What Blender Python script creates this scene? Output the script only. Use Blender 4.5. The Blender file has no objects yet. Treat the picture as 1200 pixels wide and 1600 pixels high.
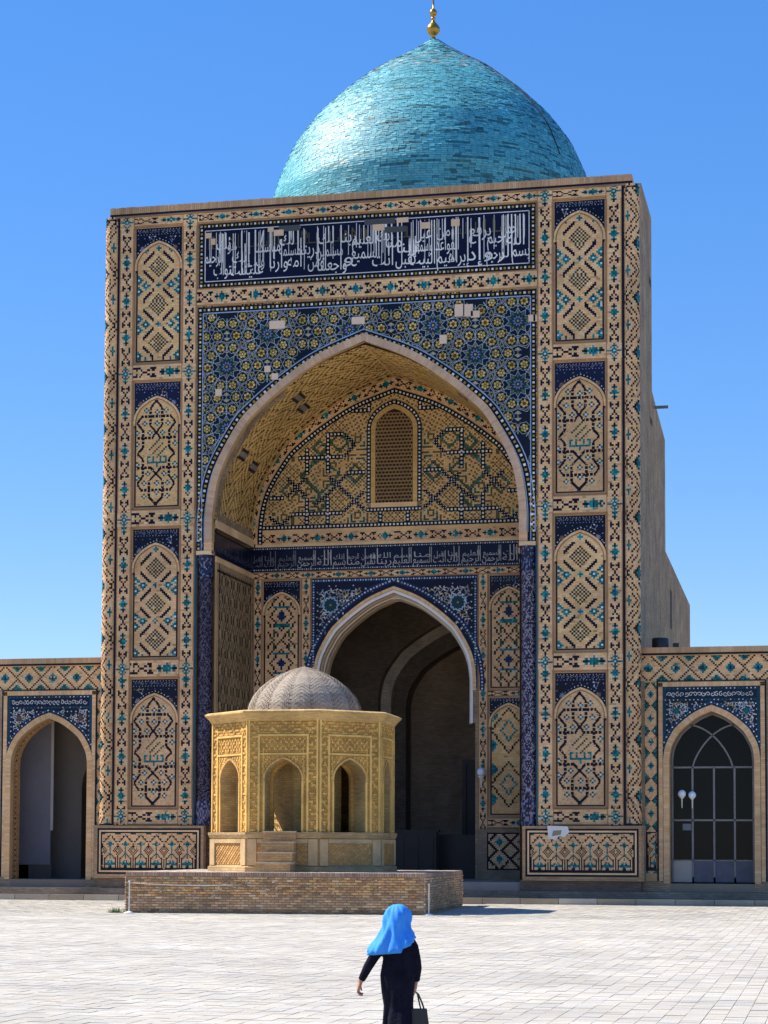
import bpy, math, random
import numpy as np
from math import pi, sin, cos, radians, sqrt, atan2
random.seed(7); rng = np.random.default_rng(7)
S = bpy.context.scene; COL = S.collection

# ------------------------------------------------------------------ camera
cam_d = bpy.data.cameras.new('camera'); cam = bpy.data.objects.new('camera', cam_d); COL.objects.link(cam)
cam_d.sensor_fit = 'HORIZONTAL'; cam_d.sensor_width = 36; cam_d.lens = 96.0; cam_d.shift_y = 340/1200
cam_d.clip_start = .5; cam_d.clip_end = 3000
from mathutils import Matrix, Vector
def look(yaw, pitch, roll):
    f = Vector((sin(yaw)*cos(pitch), cos(yaw)*cos(pitch), sin(pitch))); r = Vector((cos(yaw), -sin(yaw), 0)); u = r.cross(f)
    r2 = r*cos(roll)+u*sin(roll); u2 = u*cos(roll)-r*sin(roll)
    return Matrix((r2, u2, -f)).transposed()
cam.matrix_world = Matrix.Translation((18.736, -81.18, 2.2)) @ look(-.21633, .05861, .00344).to_4x4()
S.camera = cam

# ------------------------------------------------------------------ sky, sun, exposure
SUN_EL, SUN_BACK = radians(50), radians(5)           # sun from the left, a little behind the portal's front
sdir = Vector((-cos(SUN_EL)*cos(SUN_BACK), cos(SUN_EL)*sin(SUN_BACK), sin(SUN_EL)))
W = bpy.data.worlds.new('World'); S.world = W; W.use_nodes = True
nt = W.node_tree; bg = nt.nodes['Background']; sk = nt.nodes.new('ShaderNodeTexSky'); sk.sky_type = 'NISHITA'
sk.sun_disc = False; sk.sun_elevation = SUN_EL; sk.sun_rotation = atan2(sdir.x, sdir.y)
sk.altitude = 300; sk.air_density = 1.0; sk.dust_density = .0; sk.ozone_density = 8.0
hs = nt.nodes.new('ShaderNodeHueSaturation'); hs.inputs['Saturation'].default_value = 1.6; hs.inputs['Hue'].default_value = .516
gm = nt.nodes.new('ShaderNodeGamma'); gm.inputs[1].default_value = .55; nt.links.new(sk.outputs[0], gm.inputs[0]); nt.links.new(gm.outputs[0], hs.inputs['Color']); nt.links.new(hs.outputs[0], bg.inputs[0]); bg.inputs[1].default_value = .126
sl = bpy.data.lights.new('sun', 'SUN'); sl.energy = 2.85; sl.angle = radians(.53); sl.color = (1, .90, .76)
so = bpy.data.objects.new('sun', sl); COL.objects.link(so); so.rotation_euler = sdir.to_track_quat('Z', 'Y').to_euler()
S.view_settings.view_transform = 'Standard'; S.view_settings.look = 'None'; S.view_settings.gamma = 1
S.view_settings.use_curve_mapping = False; S.view_settings.exposure = 1.64
S.cycles.max_bounces = 8; S.cycles.diffuse_bounces = 5

# ------------------------------------------------------------------ materials
def mat(name, col=None, rough=.85, attr=False, brick=None, noise=.18, nscale=1.2, glaze=False, bump=0, metal=0, spec=.5, stain=0, randcol=None, emit=None, trans=0):
    m = bpy.data.materials.new(name); m.use_nodes = True; t = m.node_tree; N = t.nodes.new; L = t.links.new
    b = t.nodes['Principled BSDF']; b.inputs['Roughness'].default_value = rough; b.inputs['Metallic'].default_value = metal
    b.inputs['Specular IOR Level'].default_value = spec
    def mul(a, c, fac=1.0):
        x = N('ShaderNodeMix'); x.data_type = 'RGBA'; x.blend_type = 'MULTIPLY'; x.inputs[0].default_value = fac
        L(a, x.inputs[6]); L(c, x.inputs[7]); return x.outputs[2]
    def ramp(a, stops):
        r = N('ShaderNodeValToRGB'); e = r.color_ramp.elements
        while len(e) < len(stops): e.new(.5)
        for i, (p, c) in enumerate(stops): e[i].position = p; e[i].color = (*c, 1) if len(c) == 3 else c
        L(a, r.inputs[0]); return r.outputs[0]
    if attr:
        a = N('ShaderNodeAttribute'); a.attribute_name = 'Col'; src = a.outputs['Color']
    else:
        c = N('ShaderNodeRGB'); c.outputs[0].default_value = (*col, 1); src = c.outputs[0]
    if randcol:
        oi = N('ShaderNodeObjectInfo'); src = mul(src, ramp(oi.outputs['Random'], randcol))
    tc = N('ShaderNodeTexCoord'); geo = N('ShaderNodeNewGeometry')
    hgt = None
    if brick:
        bt = N('ShaderNodeTexBrick'); uv = N('ShaderNodeUVMap'); uv.uv_map = 'UVMap'; L(uv.outputs[0], bt.inputs['Vector'])
        bt.inputs['Scale'].default_value = 1; bt.inputs['Brick Width'].default_value = brick[0]; bt.inputs['Row Height'].default_value = brick[1]
        bt.inputs['Mortar Size'].default_value = brick[2]; bt.inputs['Mortar Smooth'].default_value = .3; bt.inputs['Bias'].default_value = 0
        bt.inputs['Color1'].default_value = (1.08, 1.04, 1, 1); bt.inputs['Color2'].default_value = (.74, .72, .7, 1); bt.inputs['Mortar'].default_value = (*brick[3], 1)
        src = mul(src, bt.outputs['Color']); hgt = bt.outputs['Fac']
    n1 = N('ShaderNodeTexNoise'); n1.inputs['Scale'].default_value = nscale; n1.inputs['Detail'].default_value = 8; n1.inputs['Roughness'].default_value = .65
    L(geo.outputs['Position'], n1.inputs['Vector'])
    lo, hi = 1-noise*1.6, 1+noise
    src = mul(src, ramp(n1.outputs['Fac'], [(.3, (lo, lo, lo)), (.7, (hi, hi, hi*.98))]))
    n2 = N('ShaderNodeTexNoise'); n2.inputs['Scale'].default_value = 34; n2.inputs['Detail'].default_value = 3
    L(geo.outputs['Position'], n2.inputs['Vector'])
    src = mul(src, ramp(n2.outputs['Fac'], [(.3, (1-noise*.9,)*3), (.7, (1+noise*.6,)*3)]))
    if stain:      # streaks of grime that run down the wall
        mp_ = N('ShaderNodeMapping'); mp_.inputs['Scale'].default_value = (.45, .45, .10); L(geo.outputs['Position'], mp_.inputs['Vector'])
        n3 = N('ShaderNodeTexNoise'); n3.inputs['Scale'].default_value = 1; n3.inputs['Detail'].default_value = 6; L(mp_.outputs[0], n3.inputs['Vector'])
        src = mul(src, ramp(n3.outputs['Fac'], [(.4, (1-stain,)*3), (.62, (1, 1, 1))]))
    L(src, b.inputs['Base Color'])
    if glaze:
        mr = N('ShaderNodeMapRange'); mr.inputs[3].default_value = .22; mr.inputs[4].default_value = .9
        L(a.outputs['Alpha'], mr.inputs[0]); L(mr.outputs[0], b.inputs['Roughness'])
    if bump:
        bp = N('ShaderNodeBump'); bp.inputs['Strength'].default_value = bump; bp.inputs['Distance'].default_value = .02
        if hgt is not None:
            inv = N('ShaderNodeMath'); inv.operation = 'SUBTRACT'; inv.inputs[0].default_value = 1; L(hgt, inv.inputs[1])
            ad = N('ShaderNodeMath'); ad.operation = 'MULTIPLY_ADD'; L(n2.outputs['Fac'], ad.inputs[0]); ad.inputs[1].default_value = .5; L(inv.outputs[0], ad.inputs[2]); L(ad.outputs[0], bp.inputs['Height'])
        else: L(n2.outputs['Fac'], bp.inputs['Height'])
        L(bp.outputs[0], b.inputs['Normal'])
    if trans:
        b.inputs['Transmission Weight'].default_value = trans; b.inputs['IOR'].default_value = 1.45
    return m
M_TILE = mat('glazed_tilework', attr=True, glaze=True, spec=.14, noise=.15, nscale=.6, bump=.2, stain=.16)
M_MAS = mat('brick_masonry', attr=True, brick=(.27, .082, .012, (.74, .70, .64)), noise=.18, nscale=.7, bump=.5, stain=.2)
M_WALL = mat('old_brick_wall', attr=True, brick=(.3, .085, .014, (.72, .7, .66)), noise=.3, nscale=.9, bump=.8, stain=.22)
M_STUCCO = mat('stucco', attr=True, noise=.08, nscale=.8, bump=.2)
M_DOME = mat('dome_tile', attr=True, glaze=True, noise=.14, nscale=.5)
M_RELIEF = mat('carved_brick', attr=True, noise=.18, nscale=1.4, bump=.6, stain=.2)
M_BRICK = mat('loose_brick', attr=True, noise=.3, nscale=5, bump=.8, randcol=[(0, (.7, .64, .56)), (.3, (1.0, .92, .78)), (.6, (1.2, 1.06, .84)), (.85, (1.38, 1.1, .7)), (1, (1.45, 1.36, 1.2))])
M_STONE = mat('paving_stone', attr=True, noise=.15, nscale=.33, bump=.5, randcol=[(0, (.9, .89, .88)), (.5, (1, .98, .95)), (.8, (1.03, .99, .92)), (1, (1.05, 1.05, 1.04))])
M_PAVE = mat('paving', attr=True, noise=.15, nscale=.33, bump=.5)
M_GOLD = mat('gilt_metal', (.5, .27, .045), .3, noise=.1, metal=.85)
M_DARK = mat('dark_metal', (.02, .02, .022), .45, noise=.1)
M_GREY = mat('grey_painted_metal', (.20, .185, .185), .5, noise=.12, nscale=3)
M_BLUEMETAL = mat('blue_grey_metal', (.075, .08, .12), .5, noise=.2, nscale=3)
M_GLASS = mat('dark_glass', (.006, .006, .007), .12, noise=.02, spec=.12)
M_LAMP = mat('opal_glass', (.72, .80, .86), .25, noise=.03)
M_WHITE = mat('white_paint', (.72, .70, .67), .6, noise=.08, nscale=4)
M_WOOD = mat('dark_wood', (.018, .014, .014), .5, noise=.2, nscale=4)
M_BLACKCLOTH = mat('navy_cloth', (.008, .008, .018), .9, noise=.3, nscale=6, spec=.12, bump=.3)
M_SCARF = mat('blue_scarf', (.05, .30, .86), .75, noise=.1, nscale=8, spec=.2)
M_SKIN = mat('skin', (.45, .22, .14), .55, noise=.06, nscale=20)
M_LEATHER = mat('black_leather', (.014, .013, .013), .45, noise=.1, nscale=8)
M_GRASS = mat('grass', (.09, .16, .03), .8, noise=.3, nscale=9)
M_ROPE = mat('rope', (.5, .49, .46), .85, noise=.2, nscale=20)

# ------------------------------------------------------------------ mesh collector
class Q:
    def __init__(s): s.v = []; s.n = []; s.c = []; s.u = []
    def add(s, P, C, U=None):                     # P (n,k,3), C (n,4)
        P = np.asarray(P, float); n, k = P.shape[:2]
        C = np.broadcast_to(np.asarray(C, float), (n, 4))
        if U is None: U = P[:, :, :2]
        s.v.append(P.reshape(-1, 3)); s.n.append(np.full(n, k)); s.c.append(C); s.u.append(np.asarray(U, float).reshape(-1, 2))
    def poly(s, mp, pts, col, o=0.0):
        p = np.asarray(pts, float); P = mp(p[:, 0], p[:, 1], np.full(len(p), float(o)))
        s.add(P[None], c4(col)[None], p[None])
    def rect(s, mp, s0, s1, t0, t1, col, o=0.0): s.poly(mp, [(s0, t0), (s1, t0), (s1, t1), (s0, t1)], col, o)
    def slab(s, mp, s0, s1, t0, t1, o0, o1, col):   # box standing out from o0 to o1 (no back face)
        a = np.array([[s0, t0], [s1, t0], [s1, t1], [s0, t1]])
        F = [mp(a[:, 0], a[:, 1], np.full(4, o1))]; U = [a]
        for i in range(4):
            j = (i+1) % 4; e = np.array([a[i], a[j], a[j], a[i]])
            F.append(mp(e[:, 0], e[:, 1], np.array([o0, o0, o1, o1])))
            L = np.hypot(*(a[j]-a[i]))
            U.append(np.array([[0, 0], [L, 0], [L, o1-o0], [0, o1-o0]]) if i % 2 == 0 else np.array([[0, 0], [0, L], [o1-o0, L], [o1-o0, 0]]))
        s.add(np.array(F), c4(col), np.array(U))
    def box(s, x0, x1, y0, y1, z0, z1, col):
        X = [[(x0, y0, z0), (x1, y0, z0), (x1, y0, z1), (x0, y0, z1)], [(x1, y1, z0), (x0, y1, z0), (x0, y1, z1), (x1, y1, z1)],
             [(x0, y1, z0), (x0, y0, z0), (x0, y0, z1), (x0, y1, z1)], [(x1, y0, z0), (x1, y1, z0), (x1, y1, z1), (x1, y0, z1)],
             [(x0, y0, z1), (x1, y0, z1), (x1, y1, z1), (x0, y1, z1)], [(x0, y1, z0), (x1, y1, z0), (x1, y0, z0), (x0, y0, z0)]]
        X = np.array(X, float); U = np.stack([X[:4, :, 0]+X[:4, :, 1], X[:4, :, 2]], -1)
        s.add(X[:4], c4(col), U); s.add(X[4:], c4(col), X[4:, :, :2])
    def ribbon(s, mp, pts, w, col, o=0.0, closed=False, w2=None):
        p = np.asarray(pts, float); n = len(p)
        d = np.zeros_like(p)
        if closed: d = np.roll(p, -1, 0)-np.roll(p, 1, 0)
        else: d[1:-1] = p[2:]-p[:-2]; d[0] = p[1]-p[0]; d[-1] = p[-1]-p[-2]
        L = np.hypot(d[:, 0], d[:, 1])+1e-9; nn = np.stack([-d[:, 1], d[:, 0]], 1)/L[:, None]
        ww = np.linspace(w, w2 if w2 is not None else w, n)[:, None]/2
        a, b = p+nn*ww, p-nn*ww
        i = np.arange(n if closed else n-1); j = (i+1) % n
        P2 = np.stack([b[i], b[j], a[j], a[i]], 1)
        P = mp(P2[..., 0].ravel(), P2[..., 1].ravel(), np.full(P2.shape[0]*4, float(o))).reshape(-1, 4, 3)
        s.add(P, c4(col), P2)
    def cells(s, mp, S4, T4, C, o):
        S4 = np.asarray(S4); T4 = np.asarray(T4)
        if not len(S4): return
        P = mp(S4.ravel(), T4.ravel(), np.full(S4.size, float(o))).reshape(-1, 4, 3)
        s.add(P, np.asarray(C), np.stack([S4, T4], -1))
    def build(s, name, m, parent=None, smooth=False, loc=None):
        me = bpy.data.meshes.new(name)
        V = np.concatenate(s.v); n = np.concatenate(s.n); C = np.concatenate(s.c); U = np.concatenate(s.u)
        if loc is not None: V = V-np.asarray(loc)
        me.vertices.add(len(V)); me.vertices.foreach_set('co', V.ravel())
        me.loops.add(len(V)); me.loops.foreach_set('vertex_index', np.arange(len(V)))
        me.polygons.add(len(n)); me.polygons.foreach_set('loop_start', np.concatenate([[0], np.cumsum(n)[:-1]])); me.polygons.foreach_set('loop_total', n)
        me.update(calc_edges=True)
        at = me.attributes.new('Col', 'FLOAT_COLOR', 'CORNER'); at.data.foreach_set('color', np.repeat(C, n, 0).ravel())
        uv = me.uv_layers.new(name='UVMap'); uv.data.foreach_set('uv', U.ravel())
        if smooth: me.polygons.foreach_set('use_smooth', np.ones(len(n), bool))
        me.validate(); me.materials.append(m)
        o = bpy.data.objects.new(name, me); COL.objects.link(o)
        if loc is not None: o.location = loc
        if parent is not None:
            o.parent = parent; o.matrix_parent_inverse = root_inv(parent)
        return o
def root_inv(p):
    m = Matrix.Identity(4)
    q = p
    while q is not None:
        m = Matrix.LocRotScale(q.location, q.rotation_euler, q.scale) @ (m if q is p else m); q = None if q.parent is None else q.parent
        if q is not None and q.parent is None and q.type == 'EMPTY':
            break
    return Matrix.Identity(4)
def c4(c): c = np.asarray(c, float); return c if len(c) == 4 else np.array([*c, 1.0])
def thing(name, label, cat, loc=(0, 0, 0), group=None):
    o = bpy.data.objects.new(name, None); COL.objects.link(o); o.location = loc; o.empty_display_size = .5
    tag(o, label, cat, group); return o
def tag(o, label, cat, group=None):
    o['label'] = label; o['category'] = cat
    if group: o['group'] = group
    return o
def struct(o): o['kind'] = 'structure'; return o

# palette (albedo; 4th value 1 = matt brick, 0 = glazed)
BRK = [(.80, .51, .255, 1), (.83, .555, .295, 1), (.74, .455, .22, 1), (.82, .485, .275, 1), (.85, .59, .335, 1), (.76, .455, .24, 1)]
NAV = [(.006, .006, .020, 0), (.009, .007, .024, 0), (.012, .008, .016, 0)]
DRK = [(.018, .010, .010, 0), (.010, .007, .010, 0), (.035, .014, .012, .5)]
TRQ = [(.004, .13, .16, 0), (.008, .17, .18, 0), (.010, .09, .09, 0), (.015, .22, .26, 0)]
GRN = [(.03, .08, .03, 0), (.02, .06, .04, 0)]
WHT = [(.80, .79, .76, 0), (.68, .67, .67, 0)]
GLD = [(.45, .28, .04, 0), (.38, .25, .05, 0)]
LBL = [(.20, .31, .54, 0), (.30, .42, .62, 0)]
BLU = [(.008, .018, .075, 0), (.012, .030, .10, 0)]
BLK = [(.008, .008, .012, 0)]
OLV = [(.17, .12, .035, .3), (.11, .09, .035, .3), (.07, .085, .04, .3)]
PAL = {0: BRK, 1: NAV, 2: DRK, 3: TRQ, 4: WHT, 5: GLD, 6: LBL, 7: BLU, 8: BLK, 9: GRN, 10: OLV}
MORT = (.62, .40, .205, 1)
def pick(k): return random.choice(PAL[k])
FACADE = lambda s, t, o: np.stack([np.asarray(s, float), -np.asarray(o, float), np.asarray(t, float)], -1)
def front(y): return lambda s, t, o: np.stack([np.asarray(s, float), y-np.asarray(o, float), np.asarray(t, float)], -1)

def grid(q, mp, s0, t0, cs, ct, G, o=.006, maxrun=3, shr=.05, pal=PAL):
    S4, T4, C = [], [], []
    R, Cn = G.shape; es, et = cs*shr, ct*shr
    for r in range(R):
        c = 0; row = G[r]
        while c < Cn:
            k = row[c]
            if k < 0: c += 1; continue
            n = 1
            if k == 0:
                mx = maxrun-((r*7+c) % 2)
                while n < mx and c+n < Cn and row[c+n] == 0: n += 1
            m = 1 if k in (0, 10) else -.6                     # glazed headers sit tight, plain bricks show their joints
            a, b = s0+c*cs+es*m, s0+(c+n)*cs-es*m; d, e = t0+r*ct+et*m, t0+(r+1)*ct-et*m
            S4.append((a, b, b, a)); T4.append((d, d, e, e)); cc = random.choice(pal[k])
            if k in (1, 2, 3, 9):
                v = random.uniform(.6, 1.7); cc = (cc[0]*v, cc[1]*v, cc[2]*v, cc[3])
                if random.random() < .02: cc = random.choice(pal[0])
            elif k == 0 and random.random() < .06: v = random.uniform(.55, .8); cc = (cc[0]*v, cc[1]*v*.97, cc[2]*v, cc[3])
            C.append(cc); c += n
    q.cells(mp, S4, T4, C, o)

# ---- arches
NP = np.array([(1, 0), (.995, .16), (.945, .36), (.80, .575), (.70, .665), (.52, .785), (.29, .905), (0, 1)])
def _prof():
    P = np.vstack([[(1.0, -.16)], NP, [2*NP[-1]-NP[-2]]]); out = []
    for i in range(1, len(P)-2):
        for t in np.linspace(0, 1, 5, endpoint=False):
            a, b, c, d = P[i-1], P[i], P[i+1], P[i+2]
            out.append(.5*((2*b)+(-a+c)*t+(2*a-5*b+4*c-d)*t*t+(-a+3*b-3*c+d)*t**3))
    out.append(NP[-1]); return np.array(out)
PROF = _prof()
def arch(sc, hw, z0, rise):      # left spring -> apex -> right spring
    R = np.stack([PROF[:, 0]*hw, z0+PROF[:, 1]*rise], 1); Lf = R.copy(); Lf[:, 0] *= -1
    A = np.vstack([Lf, R[::-1][1:]]); A[:, 0] += sc; return A
def in_arch(x, z, sc, hw, z0, rise):
    x = np.abs(np.asarray(x)-sc)/hw; z = (np.asarray(z)-z0)/rise
    return (x <= 1) & ((z <= 0) | (x < np.interp(z, PROF[:, 1], PROF[:, 0], right=-1)))
def offs(A, d):                  # outward offset of an arch polyline
    dd = np.zeros_like(A); dd[1:-1] = A[2:]-A[:-2]; dd[0] = A[1]-A[0]; dd[-1] = A[-1]-A[-2]
    L = np.hypot(dd[:, 0], dd[:, 1])[:, None]; n = np.stack([-dd[:, 1], dd[:, 0]], 1)/L
    k = np.argmax(A[:, 1]); B = A+n*d; h = dd[k-1]/np.hypot(*dd[k-1]); B[k] = A[k]+np.array([0, 1])*d/max(.4, abs(h[0])); return B
def wall_arch(q, mp, s0, s1, t0, t1, sc, hw, spring, rise, depth, col, icol=None, foot=None, o=0.0, jamb=True):
    A = arch(sc, hw, spring, rise); icol = icol if icol is not None else col; foot = t0 if foot is None else foot
    if sc-hw > s0: q.rect(mp, s0, sc-hw, t0, t1, col, o)
    if s1 > sc+hw: q.rect(mp, sc+hw, s1, t0, t1, col, o)
    if foot > t0: q.rect(mp, sc-hw, sc+hw, t0, foot, col, o)
    for a, b in zip(A[:-1], A[1:]): q.poly(mp, [a, b, (b[0], t1), (a[0], t1)], col, o)
    F = np.vstack([[(sc-hw, foot)], A, [(sc+hw, foot)]]) if jamb else A
    acc = 0
    for a, b in zip(F[:-1], F[1:]):
        L = np.hypot(*(b-a)); P = mp(np.array([a[0], b[0], b[0], a[0]]), np.array([a[1], b[1], b[1], a[1]]), np.array([o, o, o-depth, o-depth]))
        q.add(P[None], c4(icol), np.array([[[0, acc], [0, acc+L], [depth, acc+L], [depth, acc]]])); acc += L
def along(A):                    # mapping (distance along, outward) for an arch polyline
    d = np.hypot(*(A[1:]-A[:-1]).T); sL = np.concatenate([[0], np.cumsum(d)])
    dd = np.zeros_like(A); dd[1:-1] = A[2:]-A[:-2]; dd[0] = A[1]-A[0]; dd[-1] = A[-1]-A[-2]
    n = np.stack([-dd[:, 1], dd[:, 0]], 1)/np.hypot(dd[:, 0], dd[:, 1])[:, None]
    def f(s, t):
        return np.stack([np.interp(s, sL, A[:, 0])+np.interp(s, sL, n[:, 0])*t, np.interp(s, sL, A[:, 1])+np.interp(s, sL, n[:, 1])*t], -1)
    return f, sL[-1]
def arch_mp(A, base):
    f, L = along(A)
    def mp(s, t, o):
        p = f(np.asarray(s, float), np.asarray(t, float)); return base(p[..., 0], p[..., 1], o)
    return mp, L
def arch_ring(q, base, A, w, o0, o1, step=.085, cols=BRK, soffit=None):   # radial brick ring with its face, inner and outer edge
    mp, L = arch_mp(A, base); n = int(L/step); e = np.linspace(0, L, n+1)
    g = step*.06
    S4 = [(a+g, b-g, b-g, a+g) for a, b in zip(e[:-1], e[1:])]; T4 = [(0.01, .01, w, w)]*n
    C = [random.choice(cols) for _ in S4]; q.cells(mp, S4, T4, C, o1)
    B = offs(A, w)
    for X, cc in ((A, MORT), (B, MORT)):
        a, b = X[:-1], X[1:]; n2 = len(a)
        ss = np.stack([a[:, 0], b[:, 0], b[:, 0], a[:, 0]], 1); tt = np.stack([a[:, 1], b[:, 1], b[:, 1], a[:, 1]], 1); oo = np.tile([o0, o0, o1, o1], (n2, 1))
        q.add(base(ss.ravel(), tt.ravel(), oo.ravel()).reshape(-1, 4, 3), c4(cc), np.stack([ss, tt], -1))
    q.ribbon(base, (A+B)/2, w, MORT, o1-.006)
def dotband(q, mp, L, t0, w, o, cols=((4, 5)), cell=None, bg=8):           # black band with alternate white and gold squares
    cell = cell or w*.42; n = max(1, int(round(L/(2*cell)))); st = L/n
    S4 = [(i*st, (i+1)*st, (i+1)*st, i*st) for i in range(n)]
    q.cells(mp, S4, [(t0, t0, t0+w, t0+w)]*n, [pick(bg) for _ in S4], o)
    S5, T5, C = [], [], []; h = cell*.5; m = t0+w/2
    for i in range(n):
        a = (i+.5)*st; S5.append((a-h, a+h, a+h, a-h)); T5.append((m-h, m-h, m+h, m+h)); C.append(pick(cols[i % 2]))
    q.cells(mp, S5, T5, C, o+.004)

# ---- pixel motifs for the brick-and-tile (banna'i) work
K = ["#...#", "##.##", "#...#", ".#.#.", "..#..", "..#..", ".#.#.", "#...#", "##.##", "#...#",
     ".....", "..#..", ".T#T.", "..T..", ".TTT.", "TTWTT", ".TTT.", "..T..", ".T#T.", "..#..", "....."]
KK = np.array([[{'.': 0, '#': 1, 'T': 3, 'W': 3}[c] for c in r] for r in K])
STAR = np.array([[{'.': 0, '#': 1, 'T': 3, 'W': 4}[c] for c in r] for r in
        ["....T....", "...TTT...", "..T.T.T..", "...TTT...", "TTTTWTTTT", "...TTT...", "..T.T.T..", "...TTT...", "....T...."]])
def strip_grid(n, w=7, rep=True):
    G = np.zeros((n, w), int); reps = max(1, round(n/21))
    for r in range(n): G[r, (w-5)//2:(w-5)//2+5] = KK[min(20, int((r*reps/n % 1)*21))]
    return G
def strip(q, base, s0, s1, t0, t1, horiz, o0, o1, edge=(.52, .30, .16, 1)):
    q.slab(base, s0, s1, t0, t1, o0, o1-.004, MORT)
    if horiz:
        w = t1-t0; n = int(round((s1-s0)/.07)); G = strip_grid(n).T
    else:
        w = s1-s0; n = int(round((t1-t0)/.078)); G = strip_grid(n)
    e_ = .05 if min(s1-s0, t1-t0) > .4 else .0
    if horiz: grid(q, base, s0, t0+e_, (s1-s0)/G.shape[1], (t1-t0-2*e_)/G.shape[0], G, o1)
    else: grid(q, base, s0+e_, t0, (s1-s0-2*e_)/G.shape[1], (t1-t0)/G.shape[0], G, o1)
    for a_, b_ in (((s0+.02, t0), (s0+.02, t1)), ((s1-.02, t0), (s1-.02, t1))) if not horiz else (((s0, t0+.02), (s1, t0+.02)), ((s0, t1-.02), (s1, t1-.02))): q.ribbon(base, [a_, b_], .035, (.40, .21, .10, 1), o1+.003)
def pattern_a(W=23, H=61):
    G = np.zeros((H, W), int); h = W//2
    for r in range(H):
        rr = (r-8) % 20
        if rr > 10: rr -= 20
        ar = abs(rr); x = 10-ar
        for c in range(W):
            d = abs(c-h); k = 0
            if d+ar <= 6 and (c+r) % 2 == 0: k = 9 if (c*r) % 3 == 0 else 1
            if 3 <= d <= 8 and abs(ar-(10.5-d)) <= 1.1: k = 1
            if d+x <= 1: k = 3
            if abs(d-7)+x <= 2: k = 3
            if d == 7 and x == 0: k = 4
            if abs(d-11)+abs(x-3) <= 2: k = 3
            if d == 11 and x == 3: k = 4
            G[r, c] = k
    return G
def pattern_b(W=23, H=57):
    G = np.zeros((H, W), int)
    def P(x, y): return (x-370)/20.6+11, (1500-y)/20.2
    for r in range(H):
        for c in range(W):
            d = abs(c-11); a = r-30
            if d+abs(a)*1.2 < 6.5 and (c+r) % 2 == 0 and (c-r) % 4 != 0: G[r, c] = 9
    for (x, y) in ((370, 500), (370, 612), (245, 612), (290, 715), (280, 1165), (240, 1275), (370, 1270), (370, 1375), (240, 1400), (255, 480), (160, 720), (160, 850), (160, 1060), (160, 1200)):
        for sx in (x, 740-x):
            cx, cy = P(sx, y); cx, cy = int(cx), int(cy)
            for dx, dy, k in ((0, 0, 4), (1, 0, 3), (-1, 0, 9), (0, 1, 9), (0, -1, 3)):
                if 0 <= cx+dx < W and 0 <= cy+dy < H and G[cy+dy, cx+dx] == 0: G[cy+dy, cx+dx] = k
    for x in range(6, 17):
        if x != 11: G[22, x] = 3
    for x in (6, 9, 13, 16): G[23:26, x] = 3
    G[20:23, 11] = 3; G[25, 7] = 3; G[25, 15] = 3
    B = np.kron(G, np.ones((2, 2), int)); H2, W2 = B.shape
    def ln(x0, y0, x1, y1):
        a = np.array(P(x0, y0))*2; b = np.array(P(x1, y1))*2; n = int(max(abs(b-a))*2)+1; hor, ver = abs(b[1]-a[1]) < 1.2, abs(b[0]-a[0]) < 1.2
        for t in np.linspace(0, 1, n):
            p = a+(b-a)*t; x, y = int(p[0]), int(p[1])
            if hor and x % 4 == 0 or ver and y % 4 == 0: continue
            for k in range(3):
                cx, cy = (x, y+k-1) if hor or not ver else (x+k-1, y)
                if 0 <= cx < W2 and 0 <= cy < H2: B[cy, cx] = 1
    def sym(x0, y0, x1, y1): ln(x0, y0, x1, y1); ln(740-x0, y0, 740-x1, y1)
    for v in ((300, 460, 300, 640), (222, 700, 222, 880), (222, 1010, 222, 1190), (297, 1240, 297, 1420), (205, 548, 370, 548), (150, 778, 330, 778), (130, 1105, 310, 1105), (205, 1340, 370, 1340),
              (300, 460, 370, 370), (205, 548, 150, 615), (150, 615, 222, 700), (300, 640, 410, 765), (222, 880, 155, 950), (155, 950, 222, 1010), (310, 1105, 440, 1235),
              (222, 1190, 155, 1275), (155, 1275, 205, 1340), (297, 1420, 370, 1490)): sym(*v)
    return B
PA, PB = pattern_a(), pattern_b()
def pattern_dado(ncol=6, H=28):
    u = 14; G = np.zeros((H, ncol*u+1), int)
    for c in range(G.shape[1]):
        x = (c % u)-7; a = abs(x)
        for r in range(H):
            k = 0
            if a == 7 and (r <= 10 or 16 <= r <= 19): k = 1
            if a == 5 and r < 9: k = 1
            if r >= 6 and a <= 5 and a == 12-r and r < 13: k = 1
            if r <= 11 and a+abs(r-4)*1.0 <= 3 and a != 0: k = 3
            if 3 <= r <= 4 and a <= 4: k = 3
            if x == 0 and 8 <= r <= 18: k = 3
            if a+abs(r-19) <= 2: k = 3
            if r == 19 and a == 3: k = 1
            if (7-a)+abs(r-14) == 4: k = 1
            if (7-a)+abs(r-14) == 2 and (c+r) % 2 == 0: k = 2
            if r >= 21 and a == (26-r) and a >= 0: k = 1
            if r >= 21 and a == (27-r) and a > 0 and r % 2: k = 1
            if a+r <= 2: k = 2
            if r == H-1 and a >= 5: k = 9
            G[r, c] = k
    G[0, :] = 1; return G
def pattern_band(n, H=18, per=17):              # frieze of the arcade: dotted lozenges with turquoise stars
    G = np.zeros((H, n), int); m = H/2-.5
    for c in range(n):
        x = (c % per)-per//2; a = abs(x)
        for r in range(H):
            d = abs(r-m)
            if abs(a+d-8) < .9 and (c+r) % 2 == 0: G[r, c] = 2
            if abs(a+d-8) >= .9 and abs((8-a)+d-8) < .9 and False: G[r, c] = 2
            if a+d <= 2.6: G[r, c] = 3
            if a+d <= .6: G[r, c] = 7
            e = (per//2-a)+(H/2-d)
            if e <= 3.4: G[r, c] = 3 if (c+r) % 3 else 9
    return G
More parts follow.
